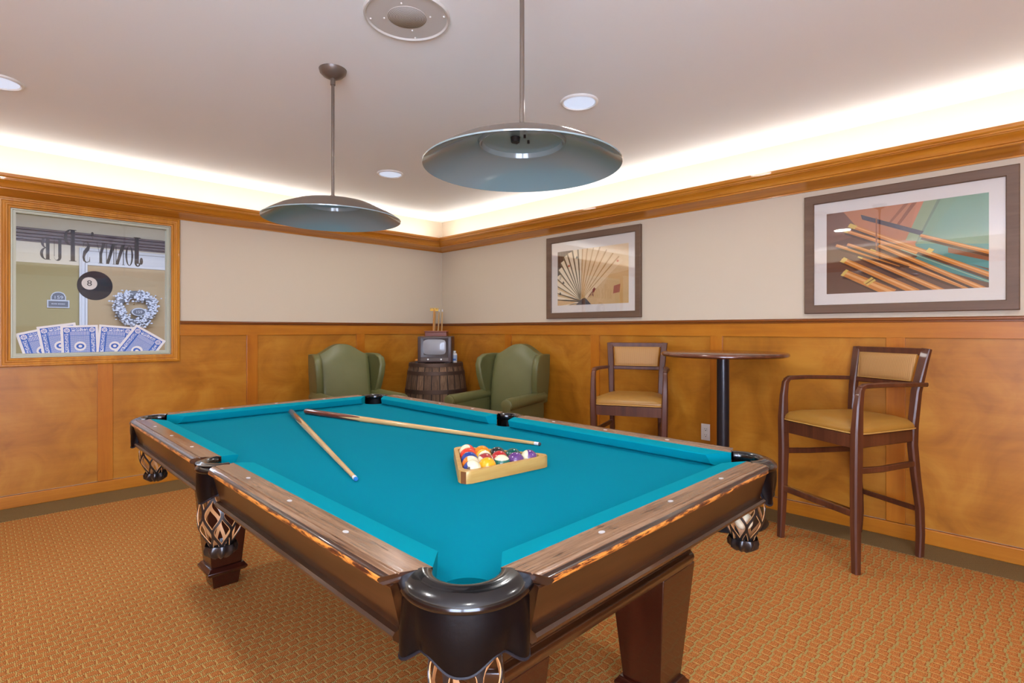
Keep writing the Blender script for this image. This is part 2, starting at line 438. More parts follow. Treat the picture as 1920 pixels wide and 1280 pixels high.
# stepped wooden casing, mitred
def ringframe(m, x0, x1, z0, z1, prof):
    """prof: list of (inset from outer edge, y)"""
    rs = []
    for (i, y) in prof:
        rs.append([(x0+i, y, z0+i), (x1-i, y, z0+i), (x1-i, y, z1-i), (x0+i, y, z1-i)])
    m.rings(rs, cap=False)
m = MB(); ringframe(m, -3.708, -2.653, .955, 2.093, [(0, 0), (0, -.024), (.006, -.030), (.014, -.030), (.018, -.024), (.030, -.022), (.034, -.027), (.042, -.026), (.048, -.016), (.058, -.014), (.060, .03)])
m.build('casing', MAT['casing'], win, smooth=30)
m = MB(); ringframe(m, -3.648, -2.713, 1.015, 2.033, [(0, .0), (0, -.004), (.008, -.004), (.010, .004), (.026, .006), (.028, .05), (0, .05)])
m.build('window_frame', ALU, win, smooth=30)
MB().box(-3.625, -2.735, .040, .046, 1.035, 2.01).build('pane', MAT['glass'], win, smooth=0)
# lettering on the far side of the glass: read from the corridor it says JONNY'S PUB
BLK = plain('black_vinyl', (34,30,30), .5)
def ell(cx, cy, rx, ry, a0=0, a1=2*pi, n=20): return [(cx+rx*cos(a0+(a1-a0)*i/n), cy+ry*sin(a0+(a1-a0)*i/n)) for i in range(n+1)]
def stroke(c0, c1):   # two outlines -> quad strip polygons
    return [[c0[i], c0[i+1], c1[i+1], c1[i]] for i in range(len(c0)-1)]
def rect(x0, x1, y0, y1): return [(x0,y0),(x1,y0),(x1,y1),(x0,y1)]
G = {}
G['J'] = [rect(.50,.92,.10,1), rect(.34,1.0,.975,1)] + stroke(ell(.62,.14,.30,.14,0,-pi,14), ell(.60,.14,.12,.10,0,-pi,14)) + [ell(.26,.20,.16,.12)[:-1]]
G['O'] = stroke(ell(.5,.5,.5,.5,0,2*pi,28), ell(.5,.5,.26,.47,0,2*pi,28))
G['N'] = [rect(.10,.18,0,1), rect(.82,.90,0,1), rect(0,.28,0,.02), rect(.72,1,.98,1), [(.0,1),(.34,1),(.92,0),(.62,0)]]
G['Y'] = [rect(.36,.64,0,.48), rect(.24,.76,0,.02), [(.36,.48),(.64,.48),(.36,1),(.02,1)], [(.60,.46),(.64,.48),(.92,1),(.84,1)], rect(0,.44,.98,1), rect(.74,1,.98,1)]
G["'"] = [ell(.5,.78,.5,.22)[:-1], [(.98,.72),(.98,.6),(.1,.0),(.3,.3)]]
G['S'] = stroke([(.90,.80),(.80,.93),(.52,1),(.20,.93),(.0,.76),(.10,.60),(.50,.42),(.72,.26),(.66,.12),(.44,.04),(.16,.08),(.06,.20)],
                [(.84,.78),(.74,.90),(.52,.97),(.34,.92),(.34,.80),(.50,.70),(.90,.52),(1,.26),(.88,.08),(.48,.0),(.12,.05),(.0,.20)]) + [rect(.86,.92,.72,.98), rect(0,.06,.04,.28)]
G['P'] = [rect(.12,.46,0,1), rect(0,.58,0,.02), rect(0,.5,.98,1)] + stroke(ell(.46,.75,.54,.25,-pi/2,pi/2,16), ell(.46,.75,.26,.22,-pi/2,pi/2,16))
G['U'] = [rect(.12,.46,.16,1), rect(0,.58,.98,1), rect(.84,.90,.2,1), rect(.72,1,.98,1)] + stroke(ell(.51,.18,.39,.18,pi,2*pi,14), ell(.65,.20,.23,.16,pi,2*pi,14))
G['B'] = [rect(.12,.46,0,1), rect(0,.5,.98,1), rect(0,.5,0,.02)] + stroke(ell(.46,.76,.46,.24,-pi/2,pi/2,14), ell(.46,.76,.20,.21,-pi/2,pi/2,14)) + stroke(ell(.46,.27,.54,.27,-pi/2,pi/2,14), ell(.46,.27,.26,.24,-pi/2,pi/2,14))
m = MB()
for g, xa, xb, za, zb in (('J', -2.883, -2.950, 1.697, 1.925), ('O', -2.953, -3.003, 1.700, 1.856), ('N', -3.007, -3.070, 1.703, 1.856), ('N', -3.066, -3.128, 1.703, 1.856),
                          ('Y', -3.124, -3.184, 1.703, 1.856), ("'", -3.196, -3.212, 1.868, 1.932), ('S', -3.218, -3.262, 1.700, 1.860), ('P', -3.296, -3.368, 1.704, 1.934),
                          ('U', -3.374, -3.426, 1.700, 1.862), ('B', -3.438, -3.496, 1.704, 1.862)):
    for poly in G[g]:
        pp = [(xa+(xb-xa)*p[0], za+(zb-za)*p[1]) for p in poly]; n = len(pp)
        m.add([(x, .0465, z) for x, z in pp]+[(x, .0475, z) for x, z in pp], [tuple(range(n)), tuple(reversed(range(n, 2*n)))])
m.build('lettering', BLK, win, smooth=0, fix=False)
# a plain eight ball emblem
em = MB().add([(x, .0465, z) for x, z in ell(-3.188, 1.535, .106, .108, n=48)[:-1]]+[(x, .0475, z) for x, z in ell(-3.188, 1.535, .106, .108, n=48)[:-1]],
              [tuple(range(48)), tuple(range(48, 96))]+[(i, (i+1)%48, 48+(i+1)%48, 48+i) for i in range(48)]).build('ball_emblem', BLK, win, smooth=0)
MB().add([(x, .0392, z) for x, z in ell(-3.222, 1.549, .046, .046, n=32)[:-1]]+[(x, .0398, z) for x, z in ell(-3.222, 1.549, .046, .046, n=32)[:-1]],
         [tuple(range(32)), tuple(range(32, 64))]+[(i, (i+1)%32, 32+(i+1)%32, 32+i) for i in range(32)]).build('emblem_disc', plain('white_vinyl', (206,202,196), .5), em, smooth=0)
text_obj('numeral', '8', .058, .0004, BLK, em, Matrix.Translation((-3.222, .0385, 1.549)) @ Matrix.Rotation(pi/2, 4, 'X') @ Matrix.Diagonal((1.1, 1, 1, 1)))
# five playing-card backs along the sill side of the pane
CW = plain('card_white', (226,224,224), .6); 
def cardblue(name, kind):
    t = NT(name); u, v, _ = t.sep(t.coord('UV'))
    if kind == 'lattice':
        a = t.math('SINE', t.math('MULTIPLY', t.math('ADD', u, v), 2*pi*95)); b = t.math('SINE', t.math('MULTIPLY', t.math('SUBTRACT', u, v), 2*pi*95))
        w = t.math('GREATER_THAN', t.math('MULTIPLY', a, b), .08)
    elif kind == 'bars':
        w = t.math('GREATER_THAN', t.math('SINE', t.math('MULTIPLY', u, 2*pi*120)), .0)
    elif kind == 'scroll':
        n = t.new('ShaderNodeTexVoronoi', feature='DISTANCE_TO_EDGE'); n.inputs['Scale'].default_value = 110; t.link(t.coord('UV'), n.inputs['Vector'])
        w = t.math('LESS_THAN', n.outputs['Distance'], .10)
    t.set(base=t.mix(w, lin((60,104,188)), lin((206,212,226))), rough=.6); return t.m
CL, CB, CS = cardblue('card_lattice', 'lattice'), cardblue('card_bars', 'bars'), cardblue('card_scroll', 'scroll')
CBL = plain('card_blue', (58,100,186), .6)
def clip(poly, zmin, xmin=-3.620, xmax=-2.740):
    def cut(P, f):
        out = []
        for i in range(len(P)):
            a, b = P[i], P[(i+1) % len(P)]; fa, fb = f(a), f(b)
            if fa >= 0: out.append(a)
            if fa*fb < 0:
                k = fa/(fa-fb); out.append(tuple(a[j]+(b[j]-a[j])*k for j in range(len(a))))
        return out
    P = cut(poly, lambda p: p[1]-zmin)
    if P: P = cut(P, lambda p: p[0]-xmin)
    if P: P = cut(P, lambda p: xmax-p[0])
    return P
def card(x, z, ang, w, layer):
    h = w*1.42; y0 = .0386-layer*.0016; ca, sa = cos(R(ang)), sin(R(ang))
    def W(u, v): return (x+u*ca+v*sa, z+u*sa-v*ca, u, v)       # v grows downward
    m = MB(); m.uv = []
    def put(poly, mi, dy):
        P = clip([W(u, v) for u, v in poly], 1.036)
        if len(P) < 3: return
        m.cur = mi; n = len(P)
        m.add([(p[0], y0-dy, p[1]) for p in P]+[(p[0], y0-dy+.0003, p[1]) for p in P], [tuple(range(n)), tuple(reversed(range(n, 2*n)))]+[(i,(i+1)%n,n+(i+1)%n,n+i) for i in range(n)])
        m.uv += [(p[2], p[3]) for p in P]*2
    b = w*.07
    put([(0,0),(w,0),(w,h),(0,h)], 0, 0)
    put([(b,b),(w-b,b),(w-b,h-b),(b,h-b)], 3, .0003)
    c = w*.27
    put([(c,b*1.3),(w-c,b*1.3),(w-c,w*.20),(c,w*.20)], 4, .0006)
    put([(b*1.4,c),(w*.2,c),(w*.2,h-c),(b*1.4,h-c)], 4, .0006); put([(w-b*1.4,c),(w-w*.2,c),(w-w*.2,h-c),(w-b*1.4,h-c)], 4, .0006)
    put([(w*.24,w*.21),(w*.76,w*.21),(w*.76,w*.34),(w*.24,w*.34)], 2, .0007)
    put([(w*.24,w*.35),(w*.76,w*.35),(w*.76,h-w*.35),(w*.24,h-w*.35)], 1, .0007)
    for cx in (w*.165, w*.835):
        put([(p[0], p[1]) for p in ell(cx, w*.165, w*.078, w*.078)[:-1]], 0, .0009)
        for k in range(6): put([(p[0], p[1]) for p in ell(cx+w*.045*cos(k*pi/3), w*.165+w*.045*sin(k*pi/3), w*.016, w*.016, n=8)[:-1]], 3, .0011)
        put([(p[0], p[1]) for p in ell(cx, w*.165, w*.02, w*.02, n=10)[:-1]], 3, .0011)
    put([(p[0], p[1]) for p in ell(w*.5, h*.5, w*.16, w*.16)[:-1]], 0, .0010)
    put([(p[0], p[1]) for p in ell(w*.5, h*.5, w*.11, w*.09)[:-1]], 3, .0012)
    put([(p[0], p[1]) for p in ell(w*.5, h*.5, w*.05, w*.045)[:-1]], 0, .0014)
    m.build('card_decal', [CW, CL, CB, CBL, CS], win, smooth=0)
card(-3.624, 1.180, 15, .215, 0); card(-3.516, 1.227, 9, .215, 1); card(-3.388, 1.236, 2, .215, 2)
card(-3.165, 1.246, -5, .215, 3); card(-2.936, 1.250, -34, .238, 4)

# ------------------------------------------------------------------ corridor beyond the window
CY = 3.6
PURP = plain('corridor_purple_band', (96,84,96), .4)  # purple-grey band stepped along the upper far wall
CREAM = plain('corridor_cream', (214,208,196), .8)
OLIVE = plain('corridor_olive_paint', (158,148,110), .8)
cw = MB(); cw.box(-6.5, -.5, CY, CY+.1, 0, 2.01); 
struct(cw.build('wall_corridor', OLIVE, smooth=0))
struct(MB().box(-6.5, -.5, CY-.006, CY+.1, 2.01, 2.66).build('trim_13', CREAM, smooth=0))
struct(MB().box(-6.5, -.5, .1, CY+.1, 2.66, 2.76).build('ceiling_corridor', CREAM, smooth=0))
struct(MB().box(-6.5, -.5, .1, CY+.1, -.1, 0).build('floor_corridor', MAT['border'], smooth=0))
struct(MB().box(-6.6, -6.5, .1, CY, 0, 2.76).build('wall_corridor_left', CREAM, smooth=0))
struct(MB().box(-.5, -.4, .1, CY, 0, 2.76).build('wall_corridor_right', CREAM, smooth=0))
m = MB()
for (p, z0, z1) in ((.02, 2.255, 2.275), (.035, 2.275, 2.31), (.055, 2.31, 2.345), (.08, 2.345, 2.385), (.10, 2.385, 2.41)): m.box(-6.5, -.5, CY-p, CY, z0, z1)
bevel(struct(m.build('trim_14', PURP, smooth=0)), .008)
WD = plain('door_white_paint', (200,206,220), .45)
dr = empty('door_1', (0,0,0)); dr['kind'] = 'structure'
m = MB()
for (x0, x1, p) in ((-2.918, -2.895, .03), (-2.895, -2.86, .02), (-2.86, -2.836, .035)): m.box(x0, x1, CY-p, CY, 0, 2.235)
m.box(-2.836, -1.70, CY-.03, CY, 2.02, 2.06); m.box(-2.836, -1.70, CY-.02, CY, 2.06, 2.20); m.box(-2.836, -1.70, CY-.04, CY, 2.20, 2.235); m.box(-1.70, -1.62, CY-.03, CY, 0, 2.235)
bevel(m.build('door_frame', WD, dr, smooth=0), .004)
TAN = plain('door_tan', (172,150,118), .55)
MB().box(-2.834, -1.70, CY-.012, CY, .01, 2.018).build('door_panel', TAN, dr, smooth=0)
MB().sphere((-2.352, CY-.02, 1.545), .008, 8, 6).build('peephole', MAT['brass'], dr)
# flower wreath hanging on that door
wr = empty('wreath', (-2.343, CY-.02, 1.49), label='round white blossom wreath hanging on the tan door behind the window glass', cat='wreath')
m = MB(); rs = []
for i in range(28):
    a = 2*pi*i/28; rs.append([((.185+.045*cos(2*pi*j/8))*cos(a), -.05+.04*sin(2*pi*j/8), (.185+.045*cos(2*pi*j/8))*sin(a)) for j in range(8)])
m.rings(rs, cap=False, loop=True); m.build('wreath_ring', plain('wreath_twig', (110,116,130), .8), wr)
m = MB()
for i in range(900):
    a = random.uniform(0, 2*pi); rr = .19+random.gauss(0, .034)+(.02*sin(3*a)); d = random.uniform(.02, .10)
    m.sphere((rr*cos(a), -d, rr*sin(a)), random.uniform(.009, .018), 6, 4, (1, .8, random.uniform(.6, 1.1)))
tag(m.build('blossoms', plain('blossom_white', (206,214,234), .7), wr), kind='stuff')
# oval plaque in the wreath and the room sign
NAVY = plain('sign_slate', (92,100,120), .5); SIGNW = plain('sign_border', (186,196,216), .5)
pq = empty('door_plaque', (-2.314, CY-.012, 1.441), label='small grey oval number plaque inside the white wreath', cat='sign')
def disc_y(m, cx, cz, rx, rz, y0, y1, n=40, M=None):
    P = ell(cx, cz, rx, rz, n=n)[:-1]
    m.add([(x, y0, z) for x, z in P]+[(x, y1, z) for x, z in P], [tuple(range(n)), tuple(reversed(range(n, 2*n)))]+[(i,(i+1)%n,n+(i+1)%n,n+i) for i in range(n)], M)
m = MB(); disc_y(m, 0, 0, .078, .053, -.11, 0); m.build('plaque_rim', SIGNW, pq)
m = MB(); disc_y(m, 0, 0, .066, .042, -.114, -.108); m.build('plaque_face', NAVY, pq)
text_obj('numerals', '159', .05, .001, SIGNW, pq, Matrix.Translation((0, -.1155, -.002)) @ Matrix.Rotation(pi/2, 4, 'X'))
sg = empty('room_sign', (-3.116, CY-.001, 1.575), label='grey arched room sign reading 159 on the olive wall left of the door', cat='sign')
def arch(k):
    return [(-.105-k, -.10-k), (.105+k, -.10-k), (.105+k, -.005+k), (.072+k, -.005+k), (.072+k, .042+k)] + [(( .066+k*.6)*cos(t), .045+k*.6+(.052+k*.6)*sin(t)) for t in [pi*i/16 for i in range(17)]] + [(-.072-k, .042+k), (-.072-k, -.005+k), (-.105-k, -.005+k)]
def plate(m, P, y0, y1):
    n = len(P); m.add([(x, y0, z) for x, z in P]+[(x, y1, z) for x, z in P], [tuple(range(n)), tuple(reversed(range(n, 2*n)))]+[(i,(i+1)%n,n+(i+1)%n,n+i) for i in range(n)])
m = MB(); plate(m, arch(.0), -.012, 0); m.build('sign_border', SIGNW, sg, smooth=0)
m = MB(); plate(m, [(-.062,.0),(.062,.0),(.062,.04)]+[(.056*cos(t), .045+.042*sin(t)) for t in [pi*i/14 for i in range(15)]]+[(-.062,.04)], -.015, -.012)
m.box(-.092, .092, -.015, -.012, -.088, -.018); m.build('sign_face', NAVY, sg, smooth=0)
text_obj('numerals', '159', .055, .001, SIGNW, sg, Matrix.Translation((0, -.0165, .026)) @ Matrix.Rotation(pi/2, 4, 'X') @ Matrix.Diagonal((1.15,1,1,1)))
m = MB()
for i, (x, w) in enumerate(((-.058,.012),(-.042,.009),(-.029,.009),(-.016,.009),(.004,.013),(.02,.009),(.033,.008),(.045,.009),(.058,.006))): m.box(x-w/2, x+w/2, -.0165, -.015, -.058, -.046)
m.build('name_line', SIGNW, sg, smooth=0)

# ------------------------------------------------------------------ pool table
TX, TY = -2.6187, -3.1169
pt = empty('pool_table', (TX, TY, 0), label='large pool table with teal cloth, worn dark wood rails and black leather pockets', cat='pool table')
HW, HL = .559, 1.118
CPX, CPY, CPR = .577, 1.136, .0600       # corner pocket hole
# bed -------------------------------------------------
def bed_outline():
    P = []; X0, Y0 = .60, 1.16
    for (sx, sy) in ((1, -1), (1, 1), (-1, 1), (-1, -1)):
        a = []
        dy = -sqrt(CPR**2-(X0-CPX)**2); dx = -sqrt(CPR**2-(Y0-CPY)**2)
        t0 = math.atan2(dy, X0-CPX); t1 = math.atan2(Y0-CPY, dx)-2*pi
        arc = [(sx*(CPX+CPR*cos(t0+(t1-t0)*i/14)), sy*(CPY+CPR*sin(t0+(t1-t0)*i/14))) for i in range(15)]
        if sx*sy < 0: arc = arc[::-1]
        if (sx, sy) == (1, 1) or (sx, sy) == (-1, -1): pass
        P.append(arc)
    def side(s):
        r = .052; cx = .628; th = math.acos((cx-X0)/r)
        pts = [(s*(cx-r*cos(th-2*th*i/12)), r*sin(th-2*th*i/12)) for i in range(13)]
        return pts
    # walk counter-clockwise: (1,-1) -> side +x -> (1,1) -> (-1,1) -> side -x -> (-1,-1)
    def order(arc, start):
        return arc if (Vector(arc[0])-Vector(start)).length < (Vector(arc[-1])-Vector(start)).length else arc[::-1]
    out = order(P[0], (.5, -1.16)); 
    s1 = side(1); s1 = order(s1, (.6, -.2)); out += s1
    out += order(P[1], (.6, 1.0)); out += order(P[2], (-.5, 1.16))
    s2 = side(-1); s2 = order(s2, (-.6, .2)); out += s2
    out += order(P[3], (-.6, -1.0))
    return out
MB().prism(bed_outline(), .690, .749).build('bed', MAT['cloth'], pt, smooth=30)
# cushions and rails -----------------------------------
def seg(prof, A, B, mats, name, parent, axis_long, s, ends):
    """profile (o, z, matidx of the face that follows) swept along the rail. ends(o) -> (start, end) coordinate along the rail for the offset o"""
    rings = []
    for e in (0, 1):
        ring = []
        for (o, z, *_) in prof:
            l = ends(o)[e]
            ring.append(((s*(HW+o), l, z) if axis_long else (l, s*(HL+o), z)))
        rings.append(ring)
    m = MB(); n = len(prof)
    vs = rings[0]+rings[1]
    o0 = len(m.v); m.v += [tuple(p) for p in vs]
    for j in range(n):
        k = (j+1) % n; m.f.append((j, k, n+k, n+j)); m.mi.append(prof[j][2] if len(prof[j]) > 2 else 0)
    m.f.append(tuple(range(n))); m.mi.append(prof[0][3] if len(prof[0]) > 3 else 0); m.f.append(tuple(range(n, 2*n))); m.mi.append(prof[0][3] if len(prof[0]) > 3 else 0)
    return m.build(name, mats, parent, smooth=26)
def lerp(o, pts):
    for (a, va), (b, vb) in zip(pts, pts[1:]):
        if o <= b: return va+(vb-va)*(o-a)/(b-a)
    return pts[-1][1]
CUSH = [(0, .785), (.003, .788), (.020, .7905), (.058, .794), (.058, .744), (.030, .744), (.012, .756), (.002, .780)]
RAIL = [(.058, .777, 0, 2), (.058, .7935, 0), (.114, .7968, 0), (.1155, .7940, 2), (.117, .7940, 2), (.1185, .7965, 0), (.124, .7962, 0), (.130, .7948, 2), (.135, .7925, 2), (.138, .7895, 1), (.140, .7860, 1), (.1405, .7825, 1), (.139, .7790, 1), (.136, .777, 1)]
long_ends = [(0, 1.030), (.058, 1.092), (.112, 1.076), (.128, 1.070), (.135, 1.062), (.139, 1.050), (.142, 1.042)]         # |y| at the corner pocket for offset o (long rails)
short_ends = [(0, .474), (.058, .533), (.112, .517), (.128, .511), (.135, .503), (.139, .491), (.142, .483)]           # |x| at the corner pocket (short rails)
side_ends = [(0, .078), (.058, .060), (.09, .072), (.122, .080), (.132, .086), (.138, .096), (.142, .102)]
DARK = MAT['edge_x']
for s in (1, -1):
    for h in (1, -1):
        f = lambda o: tuple(sorted((h*lerp(o, side_ends), h*lerp(o, long_ends)), key=lambda q: abs(q)))
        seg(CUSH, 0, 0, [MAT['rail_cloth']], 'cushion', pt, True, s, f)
        seg(RAIL, 0, 0, [MAT['rail_y'], MAT['edge_y'], MAT['walnut']], 'rail', pt, True, s, f)
    f = lambda o: (-lerp(o, short_ends), lerp(o, short_ends))
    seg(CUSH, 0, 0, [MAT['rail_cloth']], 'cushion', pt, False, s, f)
    seg(RAIL, 0, 0, [MAT['rail_x'], MAT['edge_x'], MAT['walnut_x']], 'rail', pt, False, s, f)
# aprons under the rails
APR = [(.060, .7762), (.126, .7762), (.128, .773), (.126, .768), (.108, .699), (.108, .695), (.119, .694), (.124, .689), (.122, .682), (.115, .676), (.110, .671), (.080, .669), (.060, .700)]
for s in (1, -1):
    for h in (1, -1):
        f = lambda o: (h*.098, h*(1.068-.25*max(0, .12-o)))
        seg([(o, z) for o, z in APR], 0, 0, [MAT['walnut']], 'apron', pt, True, s, f)
    f = lambda o: (-(.512-.25*max(0, .12-o)), (.512-.25*max(0, .12-o)))
    seg([(o, z) for o, z in APR], 0, 0, [MAT['walnut_x']], 'apron', pt, False, s, f)
# cabinet frame
m = MB(); rs = []
for k, z in ((.125, .690), (.118, .660), (.085, .600), (.040, .540), (.012, .512), (.006, .507), (.024, .503), (.028, .494), (.022, .480), (.012, .466), (-.02, .464)):
    x, y, c = .44+k, 1.035+k, .03
    c = .012+max(0, k)*1.5
    rs.append([(-x+c, -y, z), (x-c, -y, z), (x, -y+c, z), (x, y-c, z), (x-c, y, z), (-x+c, y, z), (-x, y-c, z), (-x, -y+c, z)])
m.rings(rs); bevel(m.build('cabinet', MAT['walnut_x'], pt, smooth=30), .002)
# legs
def sq(h, z, cx=0, cy=0): return [(cx-h, cy-h, z), (cx+h, cy-h, z), (cx+h, cy+h, z), (cx-h, cy+h, z)]
leg0 = None
for sx in (1, -1):
    for sy in (1, -1):
        if leg0 is None:
            m = MB(); m.rings([sq(.098, .465), sq(.066, .100)])
            leg = bevel(m.build('leg', MAT['walnut_leg'], pt, smooth=30), .003)
            m = MB(); m.rings([sq(.068, .102), sq(.074, .100), sq(.080, .090), sq(.086, .084), (sq(.086, .076)), sq(.078, .066), sq(.066, .062), sq(.062, .060), sq(.054, .0), ])
            bevel(m.build('foot', MAT['walnut_leg'], leg, smooth=30), .002)
            leg0 = leg
        else: leg = copy_tree(leg0, pt)
        leg.location = (sx*.352, sy*.948, 0)
# diamond sights
SG = plain('pearl_sight', (186,184,184), .3)
for s in (1, -1):
    for y in (-.838, -.559, -.279, .279, .559, .838):
        m = MB(); m.prism([(s*.648+a*.0055, y+b*.0085) for a, b in [(cos(t), sin(t)) for t in [2*pi*i/12 for i in range(12)]]], .7950, .7962); m.build('sight', SG, pt)
    for x in (-.2795, 0, .2795):
        m = MB(); m.prism([(x+a*.0085, s*1.207+b*.006) for a, b in [(cos(t), sin(t)) for t in [2*pi*i/12 for i in range(12)]]], .7950, .7962); m.build('sight', SG, pt)
# pockets: leather covered rim, leather skirt, laced net
def pocket(corner, ang, cx, cy):
    pk = empty('pocket', (cx, cy, 0), ang); pk.parent = pt
    # local +x points outward
    half = R(86) if corner else R(84)
    ri, ro = (.058, .112) if corner else (.048, .084)
    m = MB(); rs = []; N = 28
    ps = [(ri, .770), (ri-.002, .787), (ri+.003, .7945), (ri+.010, .797), (ri+.020, .7970), (ri+.024, .7945), (ri+.027, .7945), (ri+.034, .7925), (ro-.008, .787), (ro-.002, .780), (ro, .775), (ro-.001, .770), (ro-.006, .767), (ri+.01, .766)]
    for i in range(N+1):
        a = -half+2*half*i/N
        k = min(i, N-i)/N
        fl = 1+.14*(abs(a)/half)**4 if corner else 1
        rs.append([((ri+(r-ri)*(fl if r > ri+.02 else 1)*1.0)*cos(a) if r > ri else r*cos(a), (ri+(r-ri)*(fl if r > ri+.02 else 1))*sin(a) if r > ri else r*sin(a), z) for r, z in ps])
    m.rings(rs); m.build('pocket_rim', MAT['black_leather'], pk, smooth=50)
    # skirt with a waved lower edge
    m = MB(); rs = []; rk = ro-.004; M_ = 48; ha = half*.93
    for i in range(M_+1):
        a = -ha+2*ha*i/M_; t = abs(a)/ha
        zb = .666+.026*(0.5-0.5*cos(min(t/.44, 1)**1.25*pi))-.024*(0.5-0.5*cos(min(max((t-.50)/.28, 0), 1)*pi))+.050*max(0, (t-.84)/.16)**2
        if not corner: zb = .690-.020*cos(t*pi*1.0)
        flare = .004+.016*math.exp(-((t-.80)/.15)**2)-.005*math.exp(-((t-.56)/.08)**2)
        col_ = []
        for k in range(7):
            z = .768+(zb-.768)*k/6
            r = rk+.004*sin(k/6*pi)-.010*(k/6)+flare*(k/6)
            col_.append((r*cos(a), r*sin(a), z))
        for k in range(6, -1, -1):
            p = col_[k]; l = sqrt(p[0]**2+p[1]**2); q = (l-.005)/l; col_.append((p[0]*q, p[1]*q, p[2]))
        rs.append(col_)
    m.rings(rs); m.build('pocket_skirt', MAT['skirt'], pk, smooth=60)
    m = MB(); rs = []
    # stitched bead along the skirt edge
    for i in range(M_+1):
        p = rs and None
    pts = []
    for i in range(M_+1):
        a = -ha+2*ha*i/M_; t = abs(a)/ha
        zb = .666+.026*(0.5-0.5*cos(min(t/.44, 1)**1.25*pi))-.024*(0.5-0.5*cos(min(max((t-.50)/.28, 0), 1)*pi))+.050*max(0, (t-.84)/.16)**2
        if not corner: zb = .690-.020*cos(t*pi*1.0)
        r = rk-.010+.004+.016*math.exp(-((t-.80)/.15)**2)-.005*math.exp(-((t-.56)/.08)**2)-.001
        pts.append((r*cos(a), r*sin(a), zb+.002))
    m.tube(pts, .003, 6); m.build('skirt_bead', MAT['bead'], pk)
    # net: strips that meet and part, closing on a ruffled cup
    m = MB(); nn = 7; zt, zb_ = .700, .520
    def rad(z):
        t = (zt-z)/(zt-zb_)
        return .052+.012*sin(min(t*1.15, 1)*pi)-.022*max(0, t-.6)/.4
    off = (.012, 0)
    for k in range(nn):
        for sgn in (1, -1):
            pts = []
            for i in range(25):
                t = i/24; z = zt-(zt-zb_)*t
                ph = (t*3.0) % 2; tri = ph if ph < 1 else 2-ph
                tri = .5-.5*cos(tri*pi)
                a = 2*pi*(k+ .5*sgn*tri*.98)/nn
                r = rad(z)
                pts.append((off[0]+r*cos(a), off[1]+r*sin(a), z))
            # flat strip: dark face outward, tan edges
            for mi, w, th, dr in ((0, .0078, .0022, .0008), (1, .0096, .0020, -.0010)):
                m.cur = mi; rr = []
                for i, p in enumerate(pts):
                    P = Vector(p); t_ = (Vector(pts[min(i+1, 24)])-Vector(pts[max(i-1, 0)])).normalized()
                    nrm = Vector((p[0]-off[0], p[1]-off[1], 0)).normalized(); sdv = t_.cross(nrm).normalized()
                    P = P+nrm*dr
                    rr.append([P+sdv*w/2+nrm*th/2, P-sdv*w/2+nrm*th/2, P-sdv*w/2-nrm*th/2, P+sdv*w/2-nrm*th/2])
                m.rings(rr)
    m.build('net', [MAT['net_dark'], MAT['net_tan']], pk, smooth=30)
    m = MB(); rs = []
    for (r, z, am) in ((.044, .534, .001), (.047, .522, .003), (.042, .508, .006), (.030, .498, .005), (.022, .492, .003)):
        rs.append([(off[0]+(r+am*cos(9*2*pi*j/72))*cos(2*pi*j/72), (r+am*cos(9*2*pi*j/72))*sin(2*pi*j/72), z+am*.6*sin(9*2*pi*j/72)) for j in range(72)])
    for (r, z, am) in ((.018, .500, .0), (.036, .516, .0), (.040, .534, .0)):
        rs.append([(off[0]+r*cos(2*pi*j/72), r*sin(2*pi*j/72), z) for j in range(72)])
    m.rings(rs, cap=False); m.build('net_cup', MAT['net_dark'], pk, smooth=60)
    return pk
for sx, sy in ((-1, -1), (1, -1), (1, 1), (-1, 1)):
    pocket(True, math.atan2(sy, sx), sx*CPX, sy*CPY)
for sx in (-1, 1):
    pocket(False, 0 if sx > 0 else pi, sx*.624, 0)

